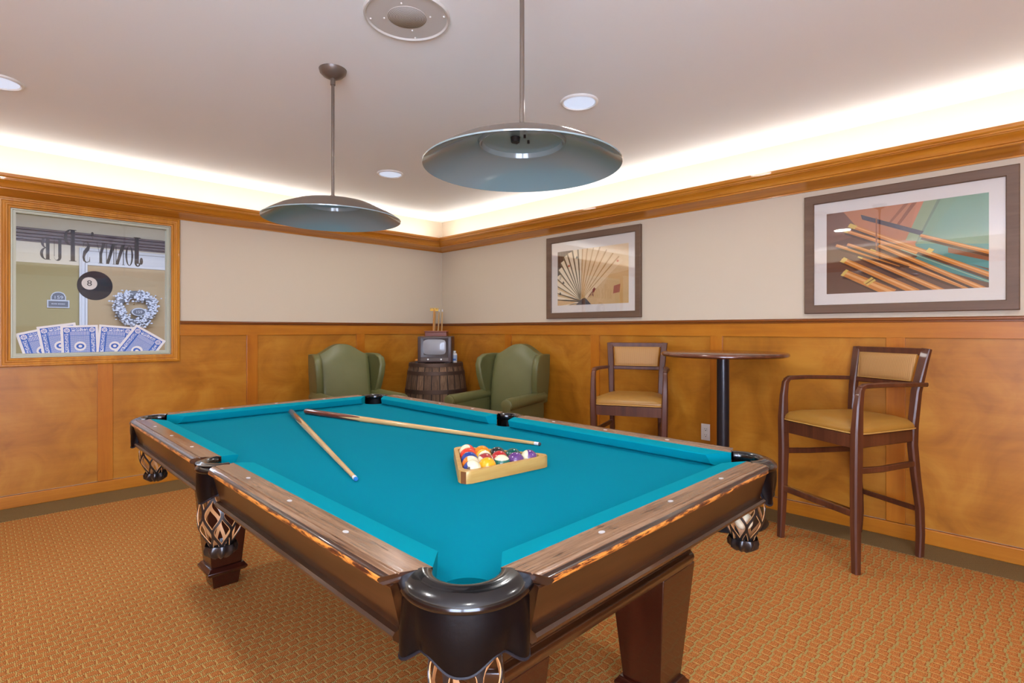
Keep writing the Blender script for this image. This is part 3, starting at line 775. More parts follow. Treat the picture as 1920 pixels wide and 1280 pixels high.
# ------------------------------------------------------------------ billiard balls, rack, cues
def ballmat(name, c, stripe, cream=(226,216,178)):
    t = NT(name); x, y, z = t.sep(t.coord())
    r = .0286
    if stripe:
        w = t.math('LESS_THAN', t.math('ABSOLUTE', z), r*.56)
        cc = t.mix(w, lin(cream), lin(c))
        cap = t.math('GREATER_THAN', x, r*.90); cc = t.mix(cap, cc, lin(cream))
    else:
        cap = t.math('GREATER_THAN', x, r*.90); cc = t.mix(cap, lin(c), lin(cream))
    t.set(base=cc, rough=.06, coat=.5, coatr=.03); return t.m
BALLS = [  # row, position in the row, number, colour, stripe, rotation (degrees), words
 (0,0,10,(28,58,132),1,((.45,.6,.5),(.9,-.2,-.1)),'blue striped ball in the near corner of the rack, number showing'),
 (0,1,1,(236,166,10),0,((0,1,0),(0,-1,-.6)),'plain yellow ball in the front row of the wooden rack'),
 (0,2,14,(0,96,84),1,((0,1,.05),(0,0,-1)),'green striped ball in the front row of the wooden rack'),
 (0,3,4,(96,56,116),0,((0,1,.2),(-.85,.2,.5)),'solid purple ball second from the right corner of the rack'),
 (0,4,12,(98,60,122),1,((-.85,.15,.35),(0,-.3,-1)),'purple striped ball in the right corner of the wooden rack'),
 (1,0,13,(232,120,24),1,((.6,.65,.35),(0,-.6,-1)),'orange striped ball just behind the blue striped one at the left side of the rack'),
 (1,1,15,(158,54,54),1,((-.7,-.35,.5),(0,0,-1)),'maroon striped ball right behind the yellow ball'),
 (1,2,7,(184,38,42),0,((0,1,0),(0,-1,0.1)),'dark red ball behind the green striped ball'),
 (1,3,6,(0,84,74),0,((0,1,0),(0,-1,0.1)),'solid green ball at the back right side of the rack'),
 (2,0,2,(30,60,138),0,((0,1,0),(0,-1,0.1)),'solid blue ball against the left side of the rack'),
 (2,1,9,(240,176,20),1,((.25,-.25,.9),(0,-1,-.3)),'yellow striped ball in the middle of the rack'),
 (2,2,8,(28,24,30),0,((0,1,0),(0,-1,0.1)),'black ball at the back side of the rack'),
 (3,0,3,(228,58,34),0,((0,1,0),(0,-1,0.1)),'orange-red ball second from the far corner of the rack'),
 (3,1,5,(240,130,16),0,((0,1,0),(0,-1,0.1)),'plain orange ball at the back of the rack beside the red ones'),
 (4,0,11,(222,56,48),1,((.5,-.2,-.85),(0,-1,.2)),'red striped ball in the far corner of the wooden rack')]
rb = .0286; a0 = Vector((-2.722, -3.714)); e1 = Vector((cos(R(-6)), sin(R(-6))))*.0573; e2 = Vector((cos(R(54)), sin(R(54))))*.0573
bmesh_ball = MB().sphere((0,0,0), rb, 32, 20)
ball_me = None
for (i, j, num, c, st, rot, words) in BALLS:
    p = a0+e1*j+e2*i
    mt = ballmat('ball_%s' % ['','yellow','blue','scarlet','purple','orange','green','maroon','black','yellow_stripe','blue_stripe','red_stripe','purple_stripe','orange_stripe','green_stripe','maroon_stripe'][num], c, st)
    o = MB().sphere((0,0,0), rb, 32, 20).build('billiard_ball', mt, smooth=60)
    o.location = (p.x, p.y, .7492+rb); 
    Rr, Uu, Cc = Vector((.71,-.705,0)), Vector((0,0,1)), Vector((-.62,-.62,.48))
    pz = (Rr*rot[0][0]+Uu*rot[0][1]+Cc*rot[0][2]).normalized(); px = Rr*rot[1][0]+Uu*rot[1][1]+Cc*rot[1][2]
    px = (px-pz*px.dot(pz)).normalized(); py = pz.cross(px)
    o.rotation_euler = Matrix((px, py, pz)).transposed().to_euler()
    tag(o, words, 'ball', 'billiard balls in the wooden rack')
    if num in (10, 4):
        Mx = Matrix.Translation((rb+.0001, 0, 0)) @ Matrix.Rotation(pi/2, 4, 'Y') @ Matrix.Rotation(pi/2, 4, 'Z')
        t_ = text_obj('numeral', str(num), .014, .0003, BLK, o, Mx)
o = MB().sphere((0,0,0), rb, 32, 20).build('billiard_ball', plain('ivory', (226,214,180), .12, coat=.5), smooth=60)
o.location = (TX+.570, TY-1.152, .592); tag(o, 'cream cue ball held in the net of the right corner pocket', 'ball')
# rack
ctr = (a0*2+e1*4+e2*4)/2*0 + (a0+(a0+e1*4)+(a0+e2*4))/3
rk = empty('ball_rack', (ctr.x, ctr.y, .7492), R(-6), label='triangular light wood ball rack with a brown corner block', cat='rack')
def tri(rin, rcut, n=6):
    """rounded/cut triangle outline with inradius rin"""
    P = []
    for k in range(3):
        a = R(90+120*k); cxr = 2*rin-2*rcut
        c = Vector((cos(a), sin(a)))*cxr
        for q in range(n+1):
            b = a-R(60)+R(120)*q/n
            P.append((c.x+rcut*cos(b), c.y+rcut*sin(b)))
    return P
inn = 4*.0573/2/sqrt(3)+rb+.001
Mr = Matrix.Rotation(0, 4, 'Z')
outer, inner = tri(inn+.015, .027, 3), tri(inn, .024, 3)
rs = [[(x, y, z) for x, y in P] for P, z in ((outer, .0005), (outer, .036), ([(x*.995, y*.995) for x, y in outer], .038), ([(x*1.005, y*1.005) for x, y in inner], .038), (inner, .036), (inner, .0005))]
m = MB(); m.rings(rs, cap=False, loop=True)
RW = wood('rack_wood', (176,134,66), (192,150,80), (206,168,98), 'X', .4, 1.2)
rack = m.build('rack_frame', RW, rk, smooth=40)
m = MB()
for k in (1,):
    a = R(90+120*k); c = Vector((cos(a), sin(a)))*(2*(inn+.015)-2*.027)
    for q0, q1 in ((-19, 19),):
        b0, b1 = a+R(q0), a+R(q1); r_ = .0272
        m.prism([(c.x+.022*cos(b0), c.y+.022*sin(b0)), (c.x+r_*cos(b0), c.y+r_*sin(b0)), (c.x+r_*cos(b1), c.y+r_*sin(b1)), (c.x+.022*cos(b1), c.y+.022*sin(b1))], .0008, .0365)
m.build('corner_key', plain('rack_key_wood', (120,70,30), .4), rk, smooth=0)
for k in range(3):
    a = R(90+120*k); c = Vector((cos(a), sin(a)))*(2*inn-.036)
    m = MB(); m.lathe([(.0, 0), (.006, 0), (.006, .003), (.004, .005), (0, .006)], (c.x, c.y, .0375), 16); m.build('corner_stud', MAT['chrome'], rk)

def cuemat(name, butt):
    t = NT(name); x, y, z = t.sep(t.coord()); ang = t.math('ARCTAN2', y, z)
    pt_ = t.math('ABSOLUTE', t.math('SINE', t.math('MULTIPLY', ang, 2)))
    w = t.math('LESS_THAN', x, t.math('ADD', .28, t.math('MULTIPLY', pt_, .16)))
    g = t.noise(t.mapping(t.coord(), (1.5, 60, 60)), 3, 4)
    t.set(base=t.mix(w, t.ramp(g, [(.3, (196,152,92)), (.7, (220,184,126))]), lin(butt)), rough=.2, coat=.5); return t.m
TIPB = plain('cue_tip_blue', (30,120,190), .9); TIPD = plain('cue_tip_dark', (70,70,74), .9); FER = plain('ferrule', (226,226,228), .3)
def cue(p0, p1, z, mat, tip, label, lean=None, L=1.47):
    p0 = Vector(p0); p1 = Vector(p1); d = (p1-p0).normalized(); 
    c = empty('cue_stick', p0); c.rotation_mode = 'QUATERNION'; c.rotation_quaternion = Vector((1,0,0)).rotation_difference(d)
    m = MB(); m.lathe([(0,0),(.0135,0),(.0148,.004),(.0145,.30),(.0115,.75),(.0066,L-.028)], (0,0,0), 20, M=Matrix.Rotation(pi/2, 4, 'Y')); m.build('shaft', mat, c, smooth=60)
    m = MB(); m.lathe([(.0067,L-.028),(.0066,L-.008)], (0,0,0), 16, M=Matrix.Rotation(pi/2, 4, 'Y')); m.build('ferrule', FER, c)
    m = MB(); m.lathe([(.0066,L-.008),(.0064,L-.003),(.004,L),(0,L)], (0,0,0), 16, M=Matrix.Rotation(pi/2, 4, 'Y')); m.build('tip', tip, c)
    tag(c, label, 'cue stick'); return c
bz = .7495
c1 = Vector((-2.598, -2.056, bz+.0148)); t1 = Vector((-2.991, -3.493, bz+.0068)); c1 = t1-(t1-c1).normalized()*1.47
cue(c1, t1, 0, cuemat('cue_brown', (128,74,34)), TIPB, 'pool cue with brown butt and blue tip lying on the teal cloth, left one')
c2 = Vector((-2.548, -2.07, bz+.0148)); t2 = Vector((-2.227, -3.55, bz+.0068)); c2 = t2-(t2-c2).normalized()*1.47
c2c = cue(c2, t2, 0, cuemat('cue_red', (104,40,24)), TIPD, 'pool cue with reddish butt pointing at the right side, behind the ball rack')

# ------------------------------------------------------------------ cues standing in the corner
for k, (bx_, by_, tx_, ty_, lab) in enumerate(((-.30,-.16,-.158,-.085,'light wooden cue leaning in the room corner, second of the row'), (-.27,-.20,-.118,-.100,'light wooden cue leaning in the room corner, third of the row'), (-.24,-.25,-.100,-.135,'light wooden cue leaning in the room corner, nearest the right wall'))):
    c_ = cue((bx_, by_, .018), (tx_, ty_, 1.44), 0, cuemat('cue_plain', (186,138,70)), FER, lab, L=1.43)
    c_['group'] = 'cues leaning in the corner'
mbx = empty('mechanical_bridge', (-.33, -.20, .018), label='bridge stick with brass head leaning in the corner behind the television', cat='bridge stick')
d = (Vector((-.205, -.125, 1.44))-Vector((-.33, -.20, .018))).normalized(); mbx.rotation_mode = 'QUATERNION'; mbx.rotation_quaternion = Vector((0,0,1)).rotation_difference(d)
m = MB(); m.lathe([(0,0),(.0125,0),(.012,.5),(.009,1.42)], n=16); m.build('stick', plain('bridge_wood', (196,134,58), .3, coat=.3), mbx, smooth=60)
m = MB()
Mh = Matrix.Rotation(R(-45), 4, 'Z')
m.box(-.045, .045, -.005, .005, 1.405, 1.425, M=Mh); 
for q in range(5): m.box(-.045+q*.02, -.035+q*.02, -.005, .005, 1.42, 1.440, M=Mh)
m.build('bridge_head', MAT['brass'], mbx, smooth=0)

# ------------------------------------------------------------------ barrel with television
BX, BY = -.505, -.56
br = empty('barrel', (BX, BY, 0), label='old dark wooden barrel used as a side table in the corner', cat='barrel')
def staves():
    t = NT('barrel_staves'); co = t.coord(); x, y, z = t.sep(co); ang = t.math('ARCTAN2', y, x)
    k = t.math('MULTIPLY', ang, 24/(2*pi)); fr = t.math('FRACT', k); gap = t.math('LESS_THAN', t.math('ABSOLUTE', t.math('SUBTRACT', fr, .5)), .44)
    wn = t.new('ShaderNodeTexWhiteNoise', noise_dimensions='1D'); t.link(t.math('FLOOR', k), wn.inputs['W'])
    g = t.noise(t.mapping(co, (30, 30, 2.5)), 2, 6, .7, .4)
    v = t.math('ADD', t.math('MULTIPLY', g, .75), t.math('MULTIPLY', wn.outputs[0], .25))
    c = t.ramp(v, [(.3, (64,46,32)), (.5, (98,74,54)), (.7, (140,110,82))])
    t.set(base=t.mix(gap, lin((30,20,14)), c), rough=.75); t.bump(g, .4, .006); return t.m
def brad(z): return .265+.05*(1-((z-.44)/.44)**2)
m = MB(); m.lathe([(0, .0)]+[(brad(z/100), z/100) for z in range(0, 89, 4)]+[(.255, .880), (.250, .866), (0, .866)], n=72); m.build('staves', staves(), br, smooth=40)
m = MB(); m.lathe([(0, .858), (.250, .860), (.250, .868), (0, .868)], n=48); m.build('barrel_head', wood('barrel_head_wood', (62,44,32), (86,64,48), (108,82,62), 'X', .7, 1.4), br)
HOOP = plain('rusty_hoop', (82,64,54), .55, .6, bump=.3, bscale=40)
for za, zb in ((.845, .878), (.765, .800), (.585, .625), (.255, .295), (.02, .06)):
    m = MB(); m.lathe([(brad(za), za), (brad(za)+.004, za), (brad(zb)+.004, zb), (brad(zb), zb)], n=64); m.build('hoop', HOOP, br, smooth=50)
tvz = .8805
tv = empty('television', (-.560, -.640, tvz), R(-45), label='small brown retro television standing on the barrel', cat='television')
m = MB(); m.box(-.166, .166, -.13, .13, .006, .262, bev=.010)
TVB = plain('tv_brown', (74,56,52), .4)
m.build('cabinet', TVB, tv)
TVF = plain('tv_face', (86,74,66), .35, .3); 
m = MB(); ringf = [(0, -.1305), (.0, -.136), (.02, -.134), (.034, -.128)]
rs = []
for i, y in ringf: rs.append([(-.134+i, y, .056+i), (.134-i, y, .056+i), (.134-i, y, .246-i*.7), (-.134+i, y, .246-i*.7)])
m.rings(rs, cap=False); m.build('bezel', plain('tv_bezel', (58,48,44), .3, .2), tv, smooth=20)
m = MB()
def srect(w, h, cx, cz, y, n=40, e=5):
    P = []
    for i in range(n):
        a = 2*pi*i/n; c, s_ = cos(a), sin(a)
        P.append((cx+w*abs(c)**(2/e)*(1 if c >= 0 else -1), y, cz+h*abs(s_)**(2/e)*(1 if s_ >= 0 else -1)))
    return P
m.rings([srect(.112, .074, 0, .158, -.131), srect(.112, .074, 0, .158, -.136), srect(.095, .060, 0, .158, -.141), srect(.05, .03, 0, .158, -.1435)])
m.build('screen', plain('tv_screen', (150,152,158), .25, coat=.3), tv, smooth=50)
m = MB(); m.box(-.134, .134, -.137, -.130, .022, .052); m.build('control_panel', TVF, tv, smooth=0)
for x in (-.062, .066):
    m = MB(); m.lathe([(0, .137), (.0085, .137), (.0085, .145), (.006, .147), (0, .147)], n=16, M=Matrix.Translation((x, 0, .038)) @ Matrix.Rotation(pi/2, 4, 'X')); m.build('knob', FER, tv)
for fx_ in (-.12, .12):
    for fy_ in (-.08, .08):
        m = MB(); m.box(fx_-.02, fx_+.02, fy_-.02, fy_+.02, 0, .008); m.build('foot', TVB, tv, smooth=0)
bxx = empty('wooden_box', (-.545, -.625, tvz+.2625), R(-45), label='flat reddish wooden box on top of the television', cat='box')
m = MB(); m.box(-.108, .108, -.075, .075, 0, .042); bevel(m.build('body', wood('box_wood', (96,42,24), (116,54,32), (132,66,40), 'X', .4, 1), bxx, smooth=0), .003)
m = MB(); m.box(-.113, .113, -.08, .08, .042, .052); bevel(m.build('lid', wood('box_lid', (106,48,30), (126,60,38), (142,74,46), 'X', .35, 1), bxx, smooth=0), .004)
bt = empty('spray_bottle', (-.412, -.742, .8785), label='small white bottle with blue label on the barrel beside the television', cat='bottle')
m = MB(); m.lathe([(0,0),(.024,0),(.026,.004),(.026,.085),(.020,.094),(.012,.097),(.012,.100)], n=24); m.build('body', MAT['white_plastic'], bt, smooth=50)
m = MB(); m.lathe([(0,.098),(.015,.098),(.015,.115),(.012,.118),(0,.118)], n=20); m.build('cap', MAT['white_plastic'], bt, smooth=50)
m = MB(); m.lathe([(.0262,.018),(.0265,.018),(.0265,.075),(.0262,.075)], n=24); m.build('bottle_label', plain('bottle_label', (170,190,214), .5), bt, smooth=50)
m = MB(); m.lathe([(.0266,.022),(.0269,.022),(.0269,.040),(.0266,.040)], n=12, a0=R(190), a1=R(260)); m.build('label_mark', plain('label_blue', (60,110,180), .5), bt, smooth=50)
ck = empty('chalk_box', (-.668, -.508, .8785), R(-45), label='small box with orange lid on the left edge of the barrel', cat='box')
m = MB(); m.box(-.040, .040, -.03, .03, 0, .016); bevel(m.build('body', plain('box_dark', (52,40,34), .5), ck, smooth=0), .002)
m = MB(); m.box(-.044, .044, -.033, .033, .016, .034); bevel(m.build('lid', plain('box_amber', (206,128,30), .35), ck, smooth=0), .005)

# ------------------------------------------------------------------ wing armchairs
def superring(w, d, cx, cy, z, n=28, e=4):
    return [(cx+w*abs(cos(2*pi*i/n))**(2/e)*(1 if cos(2*pi*i/n) >= 0 else -1), cy+d*abs(sin(2*pi*i/n))**(2/e)*(1 if sin(2*pi*i/n) >= 0 else -1), z) for i in range(n)]
def armchair():
    r = empty('wing_armchair', (0,0,0)); GL = MAT['green_leather']
    def camel(x): # top line of the back
        t = min(1, abs(x)/.30); return 1.075-.098*(0.5-0.5*cos(pi*t**1.15))
    # back: grid slab, front face padded
    m = MB(); nx, nz = 20, 14; front = []; back = []
    for j in range(nz+1):
        rf = []; rb_ = []
        for i in range(nx+1):
            u = i/nx*2-1; x = u*(.275+.015*j/nz); zt = camel(x*1.02); z = .30+(zt-.30)*j/nz
            lean = .13*(z-.4)/.65
            e = min(1, (1-abs(u))*7, (1-j/nz)*6+.0); pad = .045*sin(min(1, e)*pi/2)
            rf.append((x, .215+lean-pad-.02*sin(min(1,max(0,(z-.45)/.5))*pi), z)); rb_.append((x, .31+lean*1.02+.0, z))
        front.append(rf); back.append(rb_)
    vs = [p for q in front for p in q]+[p for q in back for p in q]; W_ = nx+1; o = len(vs)//2; fs = []
    for j in range(nz):
        for i in range(nx):
            a = j*W_+i; fs.append((a, a+1, a+W_+1, a+W_)); fs.append((o+a, o+a+W_, o+a+W_+1, o+a+1))
    for i in range(nx): fs.append((nz*W_+i, nz*W_+i+1, o+nz*W_+i+1, o+nz*W_+i)); fs.append((i, o+i, o+i+1, i+1))
    for j in range(nz): fs.append((j*W_, (j+1)*W_, o+(j+1)*W_, o+j*W_)); fs.append((j*W_+nx, o+j*W_+nx, o+(j+1)*W_+nx, (j+1)*W_+nx))
    m.add(vs, fs); m.build('backrest', GL, r, smooth=50)
    for s in (-1, 1):
        # wing: side outline in (y,z), thick padded, slightly flared
        out = [(.42, .985), (.30, .990), (.18, .985), (.115, .955), (.085, .89), (.088, .80), (.115, .70), (.150, .62), (.16, .55), (.36, .55), (.41, .80)]
        # refine
        P = []
        for i in range(len(out)):
            a = out[i]; b = out[(i+1) % len(out)]
            P += [a, ((a[0]+b[0])/2, (a[1]+b[1])/2)]
        cyc, czc = .26, .78; rs = []
        for k, (x, sc) in enumerate(((.268, .86), (.262, .95), (.268, .99), (.29, 1.0), (.315, .995), (.328, .97), (.330, .9))):
            ring = []
            for (y, z) in P:
                fl_ = .035*max(0, (.30-y))/.2*max(0, min(1, (z-.6)/.3))
                ring.append((s*(x+fl_+.012), cyc+(y-cyc)*sc, czc+(z-czc)*sc))
            rs.append(ring)
        m = MB(); m.rings(rs); m.build('wing', GL, r, smooth=60)
        # arm: rolled top along y
        m = MB(); rs = []
        for y, k in ((.28, .95), (.1, .97), (-.15, 1.0), (-.36, 1.04), (-.385, 1.0)):
            ring = []
            for i in range(24):
                a = 2*pi*i/24
                xx, zz = .062*cos(a)*k, .048*sin(a)*k
                ring.append((s*(.318+.016*(k-.9)*5+xx), y, .612+zz))
            rs.append(ring)
        m.rings(rs); m.box(min(s*.275, s*.345), max(s*.275, s*.345), -.365, .28, .16, .60, bev=.012)
        arm = m.build('arm', GL, r, smooth=50)
        m = MB(); rs = []
        for y, k in ((-.385, 1.0), (-.392, 1.0), (-.397, .8)):
            ring = []
            for i in range(28):
                a = -pi*.30+(pi*1.6)*i/27
                ring.append((s*(.326)+.056*cos(a)*k, y, .612+.044*sin(a)*k))
            ring = ring[:]
            ring[0] = (s*.326+.030*k, y, .18); ring[-1] = (s*.326-.030*k, y, .18)
            rs.append(ring)
        m.rings(rs); m.build('arm_panel', GL, arm, smooth=40)
    m = MB(); m.box(-.28, .28, -.36, .24, .16, .34, bev=.015); m.build('seat_base', GL, r, smooth=50)
    m = MB(); m.rings([superring(w, d, 0, -.09, z, e=7) for w, d, z in ((.20,.25,.335), (.262,.285,.345), (.272,.295,.37), (.272,.295,.42), (.262,.285,.445), (.20,.22,.462), (.08,.10,.470))]); m.build('seat_cushion', GL, r, smooth=60)
    LW = plain('dark_leg_wood', (62,34,20), .35)
    for sx, sy in ((-.26,-.33), (.26,-.33), (-.25,.27), (.25,.27)):
        m = MB(); m.rings([sq(.026, .165, sx, sy), sq(.018, 0, sx, sy)]); m.build('leg', LW, r, smooth=0)
    r.scale = (.85, .97, 1)
    return r
ac = armchair()
def place(o, top, face):
    """put the centre of the back's top line at 'top', facing the compass angle 'face'"""
    rz = R(face)+pi/2; o.rotation_euler.z = rz
    o.location = (top[0]+sin(rz)*.36, top[1]-cos(rz)*.36, 0)
place(ac, (-1.402, -.297), 262)
tag(ac, 'green leather wing armchair against the left wall, left of the barrel', 'armchair', 'green wing armchairs')
ac2 = copy_tree(ac); place(ac2, (-.219, -1.473), 196)
tag(ac2, 'green leather wing armchair against the right wall, right of the barrel', 'armchair', 'green wing armchairs')

# ------------------------------------------------------------------ bar stools
def barstool():
    r = empty('bar_stool', (0,0,0)); SW = MAT['stool_wood']
    # local: front towards -y; outer front width .526, outer back width .40, depth .475
    fx, bx2, fy, by = .243, .180, -.222, .222
    def fr(z): return fx, fy
    for s in (-1, 1):
        m = MB(); m.path([(s*(fx+.004), fy-.012, 0), (s*(fx-.004), fy-.006, .25), (s*(fx-.006), fy, .52), (s*(fx-.002), fy, .70), (s*fx, fy+.006, .82), (s*fx, fy+.018, .90), (s*(fx-.002), fy+.035, .922)],
                         [(.034,.034), (.040,.042), (.044,.050), (.042,.050), (.034,.040), (.030,.034), (.028,.026)]); m.build('leg', SW, r, smooth=40)
        m = MB(); m.path([(s*(bx2+.002), by+.045, 0), (s*bx2, by+.055, .12), (s*bx2, by+.050, .26), (s*bx2, by+.020, .44), (s*bx2, by, .60), (s*(bx2+.002), by, .70), (s*(bx2+.008), by+.016, .88), (s*(bx2+.020), by+.050, 1.04), (s*(bx2+.026), by+.066, 1.106)],
                         [(.032,.034), (.034,.036), (.034,.038), (.036,.042), (.038,.044), (.040,.044), (.044,.036), (.046,.026), (.046,.022)]); m.build('leg', SW, r, smooth=40)
        # arm
        m = MB(); m.path([(s*(fx-.001), fy+.020, .912), (s*(fx), fy+.045, .926), (s*(fx+.002), -.05, .928), (s*(fx-.012), .10, .924), (s*(bx2+.036), by+.012, .920), (s*(bx2+.032), by+.052, .918)],
                         [(.028,.026), (.030,.024), (.034,.022), (.034,.022), (.030,.022), (.024,.022)]); m.build('arm', SW, r, smooth=40)
        # side seat rail and side stretcher
        m = MB(); m.bar((s*(fx-.004), fy, .650), (s*bx2, by, .650), .026, .066, side=(1,0,0)); m.build('seat_rail', SW, r, smooth=0)
        m = MB(); m.path([(s*(fx-.004), fy, .505), (s*(fx-.02), -.05, .498), (s*(bx2+.004), by+.008, .500)], (.020,.030)); m.build('stretcher', SW, r, smooth=0)
    m = MB(); m.box(-fx, fx, fy-.014, fy+.014, .617, .683); m.build('seat_rail', SW, r, smooth=0)
    m = MB(); m.box(-bx2, bx2, by-.014, by+.012, .617, .683); m.build('seat_rail', SW, r, smooth=0)
    m = MB(); m.path([(-fx+.004, fy-.006, .290), (fx-.004, fy-.006, .290)], (.026,.034), side=(0,1,0)); m.build('footrest', SW, r, smooth=0)
    m = MB(); m.box(-fx+.03, fx-.03, fy-.016, fy+.006, .3065, .3095); m.build('footrest_plate', MAT['chrome'], r, smooth=0)
    m = MB(); m.path([(-bx2, by+.05, .250), (bx2, by+.05, .250)], (.020,.026), side=(0,1,0)); m.build('stretcher', SW, r, smooth=0)
    # seat
    def trap(k, z, n=40, e=9):
        P = []
        for i in range(n):
            a = 2*pi*i/n; c, s_ = cos(a), sin(a)
            u = abs(c)**(2/e)*(1 if c >= 0 else -1); v = abs(s_)**(2/e)*(1 if s_ >= 0 else -1)
            y = v*(.238-k)+.004; w = (.262-(v+1)/2*.060)-k
            P.append((u*w, y, z))
        return P
    m = MB(); m.rings([trap(.010, .684), trap(.0, .690), trap(-.002, .700), trap(.004, .716), trap(.022, .732), trap(.06, .744), trap(.12, .750), trap(.18, .752)])
    st = m.build('seat', MAT['tan_leather'], r, smooth=60)
    m = MB(); P = trap(-.003, .690); P.append(P[0]); m.tube(P, .0035, 6); m.build('piping', plain('tan_piping', (196,152,78), .4), st)
    # back frame: top rail, lower rail, upholstered panel between the posts
    ang = math.atan2(.05, .16)
    def bk(x, t, off=0): # point on the leaning back plane, t = height z
        y = by+.016+(t-.88)/(1.106-.88)*.050+off
        return (x, y, t)
    for z0, z1 in ((1.070, 1.108), (.902, .930)):
        w0 = bx2+.010+(z0-.90)*.08; m = MB()
        xs = [(-w0), 0, w0]
        m.path([bk(-w0, (z0+z1)/2), bk(-w0*.5, (z0+z1)/2, .004), bk(0, (z0+z1)/2, .006), bk(w0*.5, (z0+z1)/2, .004), bk(w0, (z0+z1)/2)], (z1-z0, .022), side=(0,0,1)); m.build('back_rail', SW, r, smooth=30)
    m = MB(); rs = []
    for off, k in ((-.004, .006), (-.012, .002), (-.018, .008), (-.024, .03), (-.026, .06), ):
        w0, w1, za, zb = .160-k, .172-k, .932+k*.8, 1.078-k*.8
        rs.append([bk(-w0, za, off), bk(-w0*.33, za-.001, off), bk(w0*.33, za-.001, off), bk(w0, za, off), bk((w0+w1)/2+.0, (za+zb)/2, off), bk(w1, zb, off), bk(w1*.33, zb, off), bk(-w1*.33, zb, off), bk(-w1, zb, off), bk(-(w0+w1)/2, (za+zb)/2, off)])
    m.rings(rs); up = m.build('back_panel', MAT['stripe'], r, smooth=50)
    m = MB(); m.tube([bk(-.157,.933,-.014), bk(.157,.933,-.014), bk(.171,1.073,-.014), bk(-.171,1.073,-.014), bk(-.157,.933,-.014)], .003, 6); m.build('piping', plain('panel_piping', (176,132,66), .4), up)
    return r
s1 = barstool()
def place_stool(o, fmid, bmid):
    f = Vector(fmid); b = Vector(bmid); d = (f-b).normalized(); c = (f+b)/2
    o.location = (c.x, c.y, 0); o.rotation_euler.z = math.atan2(d.y, d.x)+pi/2
place_stool(s1, (-.602, -4.070), (-.188, -4.300))
tag(s1, 'dark wooden bar stool with arms and tan seat, right of the round table', 'bar stool', 'armed bar stools by the right wall')
s2 = copy_tree(s1); place_stool(s2, (-.652, -2.931), (-.245, -2.735))
tag(s2, 'dark wooden bar stool with arms and tan seat, left of the round table', 'bar stool', 'armed bar stools by the right wall')

# ------------------------------------------------------------------ round bar table
rt = empty('bar_table', (-.422, -3.488, 0), label='tall round bar table with dark wood top on a black column', cat='table')
m = MB(); m.lathe([(0,1.036),(.360,1.036),(.375,1.039),(.382,1.045),(.383,1.052),(.379,1.059),(.370,1.064),(0,1.064)], n=72)
m.build('table_top', wood('table_top_wood', (66,32,18), (92,48,28), (112,62,38), 'Y', .22, .7, coat=.5), rt, smooth=40)
m = MB(); m.lathe([(0,1.022),(.10,1.022),(.10,1.036),(0,1.036)], n=32); m.build('mounting_plate', MAT['black_metal'], rt, smooth=40)
m = MB(); m.lathe([(.038,.03),(.038,1.024)], n=32); m.build('column', MAT['black_metal'], rt, smooth=50)
m = MB(); m.lathe([(0,.0),(.26,.0),(.265,.008),(.25,.018),(.12,.028),(.06,.040),(.045,.06),(0,.06)], n=48); m.build('base', MAT['black_metal'], rt, smooth=50)

# ------------------------------------------------------------------ outlet
oc = empty('wall_outlet', (-.0105, -3.182, .456), label='white electrical wall outlet between the left stool and the black table column', cat='outlet')
m = MB(); m.box(-.005, 0, -.037, .037, -.060, .060, bev=.002); m.build('cover_plate', MAT['white_plastic'], oc)
for dz in (-.022, .022):
    m = MB(); m.box(-.008, -.004, -.017, .017, dz-.0145, dz+.0145, bev=.0015); k = m.build('socket', MAT['white_plastic'], oc)
    m = MB(); m.box(-.0086, -.0078, -.008, -.006, dz-.002, dz+.008); m.box(-.0086, -.0078, .006, .008, dz-.002, dz+.007); m.box(-.0086, -.0078, -.003, .003, dz-.011, dz-.006); m.build('slots', MAT['dark_slot'], k, smooth=0)

# ------------------------------------------------------------------ framed pictures on the right wall
def picture(y0, y1, iy0, iy1, z0, z1, iz0, iz1, art, label):
    p = empty('framed_picture', (0, (y0+y1)/2, z0)); tag(p, label, 'picture')
    yc = (y0+y1)/2
    m = MB(); rs = []
    for i, x in ((0, 0), (0, -.026), (.004, -.030), (.050, -.026), (.054, -.020), (.054, -.008)):
        rs.append([(x, y0-i-yc, i), (x, y1+i-yc, i), (x, y1+i-yc, z1-z0-i), (x, y0-i-yc, z1-z0-i)])
    m.rings(rs, cap=False); m.build('frame', MAT['frame_wood'], p, smooth=20)
    m = MB(); m.box(-.010, -.004, y1+.05-yc, y0-.05-yc, .05, z1-z0-.05); m.build('mat_board', MAT['mat_board'], p, smooth=0)
    # print: flat colour shapes, u from left (y = iy0) to right, v up
    mats = []; m = MB(); W_, H_ = iy0-iy1, iz1-iz0
    def P(poly, c, lay):
        if c not in mats: mats.append(c)
        Q = clip2(poly)
        if len(Q) < 3: return
        m.cur = mats.index(c); n = len(Q)
        m.add([(-.0102-lay*.0001, iy0-u*W_-yc, iz0+v*H_-z0) for u, v in Q], [tuple(range(n))])
    art(P)
    m.build('print', [plain('print_%d_%d_%d' % c, c, .6, spec=.2) for c in mats], p, smooth=0, fix=False)
    MB().box(-.0175, -.0155, y1+.053-yc, y0-.053-yc, .053, z1-z0-.053).build('glass', MAT['frame_glass'], p, smooth=0)
    return p
def clip2(poly):
    P = list(poly)
    for ax, s_, l in ((0, 1, 0), (0, -1, -1), (1, 1, 0), (1, -1, -1)):
        out = []
        for i in range(len(P)):
            a, b = P[i], P[(i+1) % len(P)]; fa, fb = s_*a[ax]-l, s_*b[ax]-l
            if fa >= 0: out.append(a)
            if fa*fb < 0: k = fa/(fa-fb); out.append((a[0]+(b[0]-a[0])*k, a[1]+(b[1]-a[1])*k))
        P = out
        if not P: return P
    return P
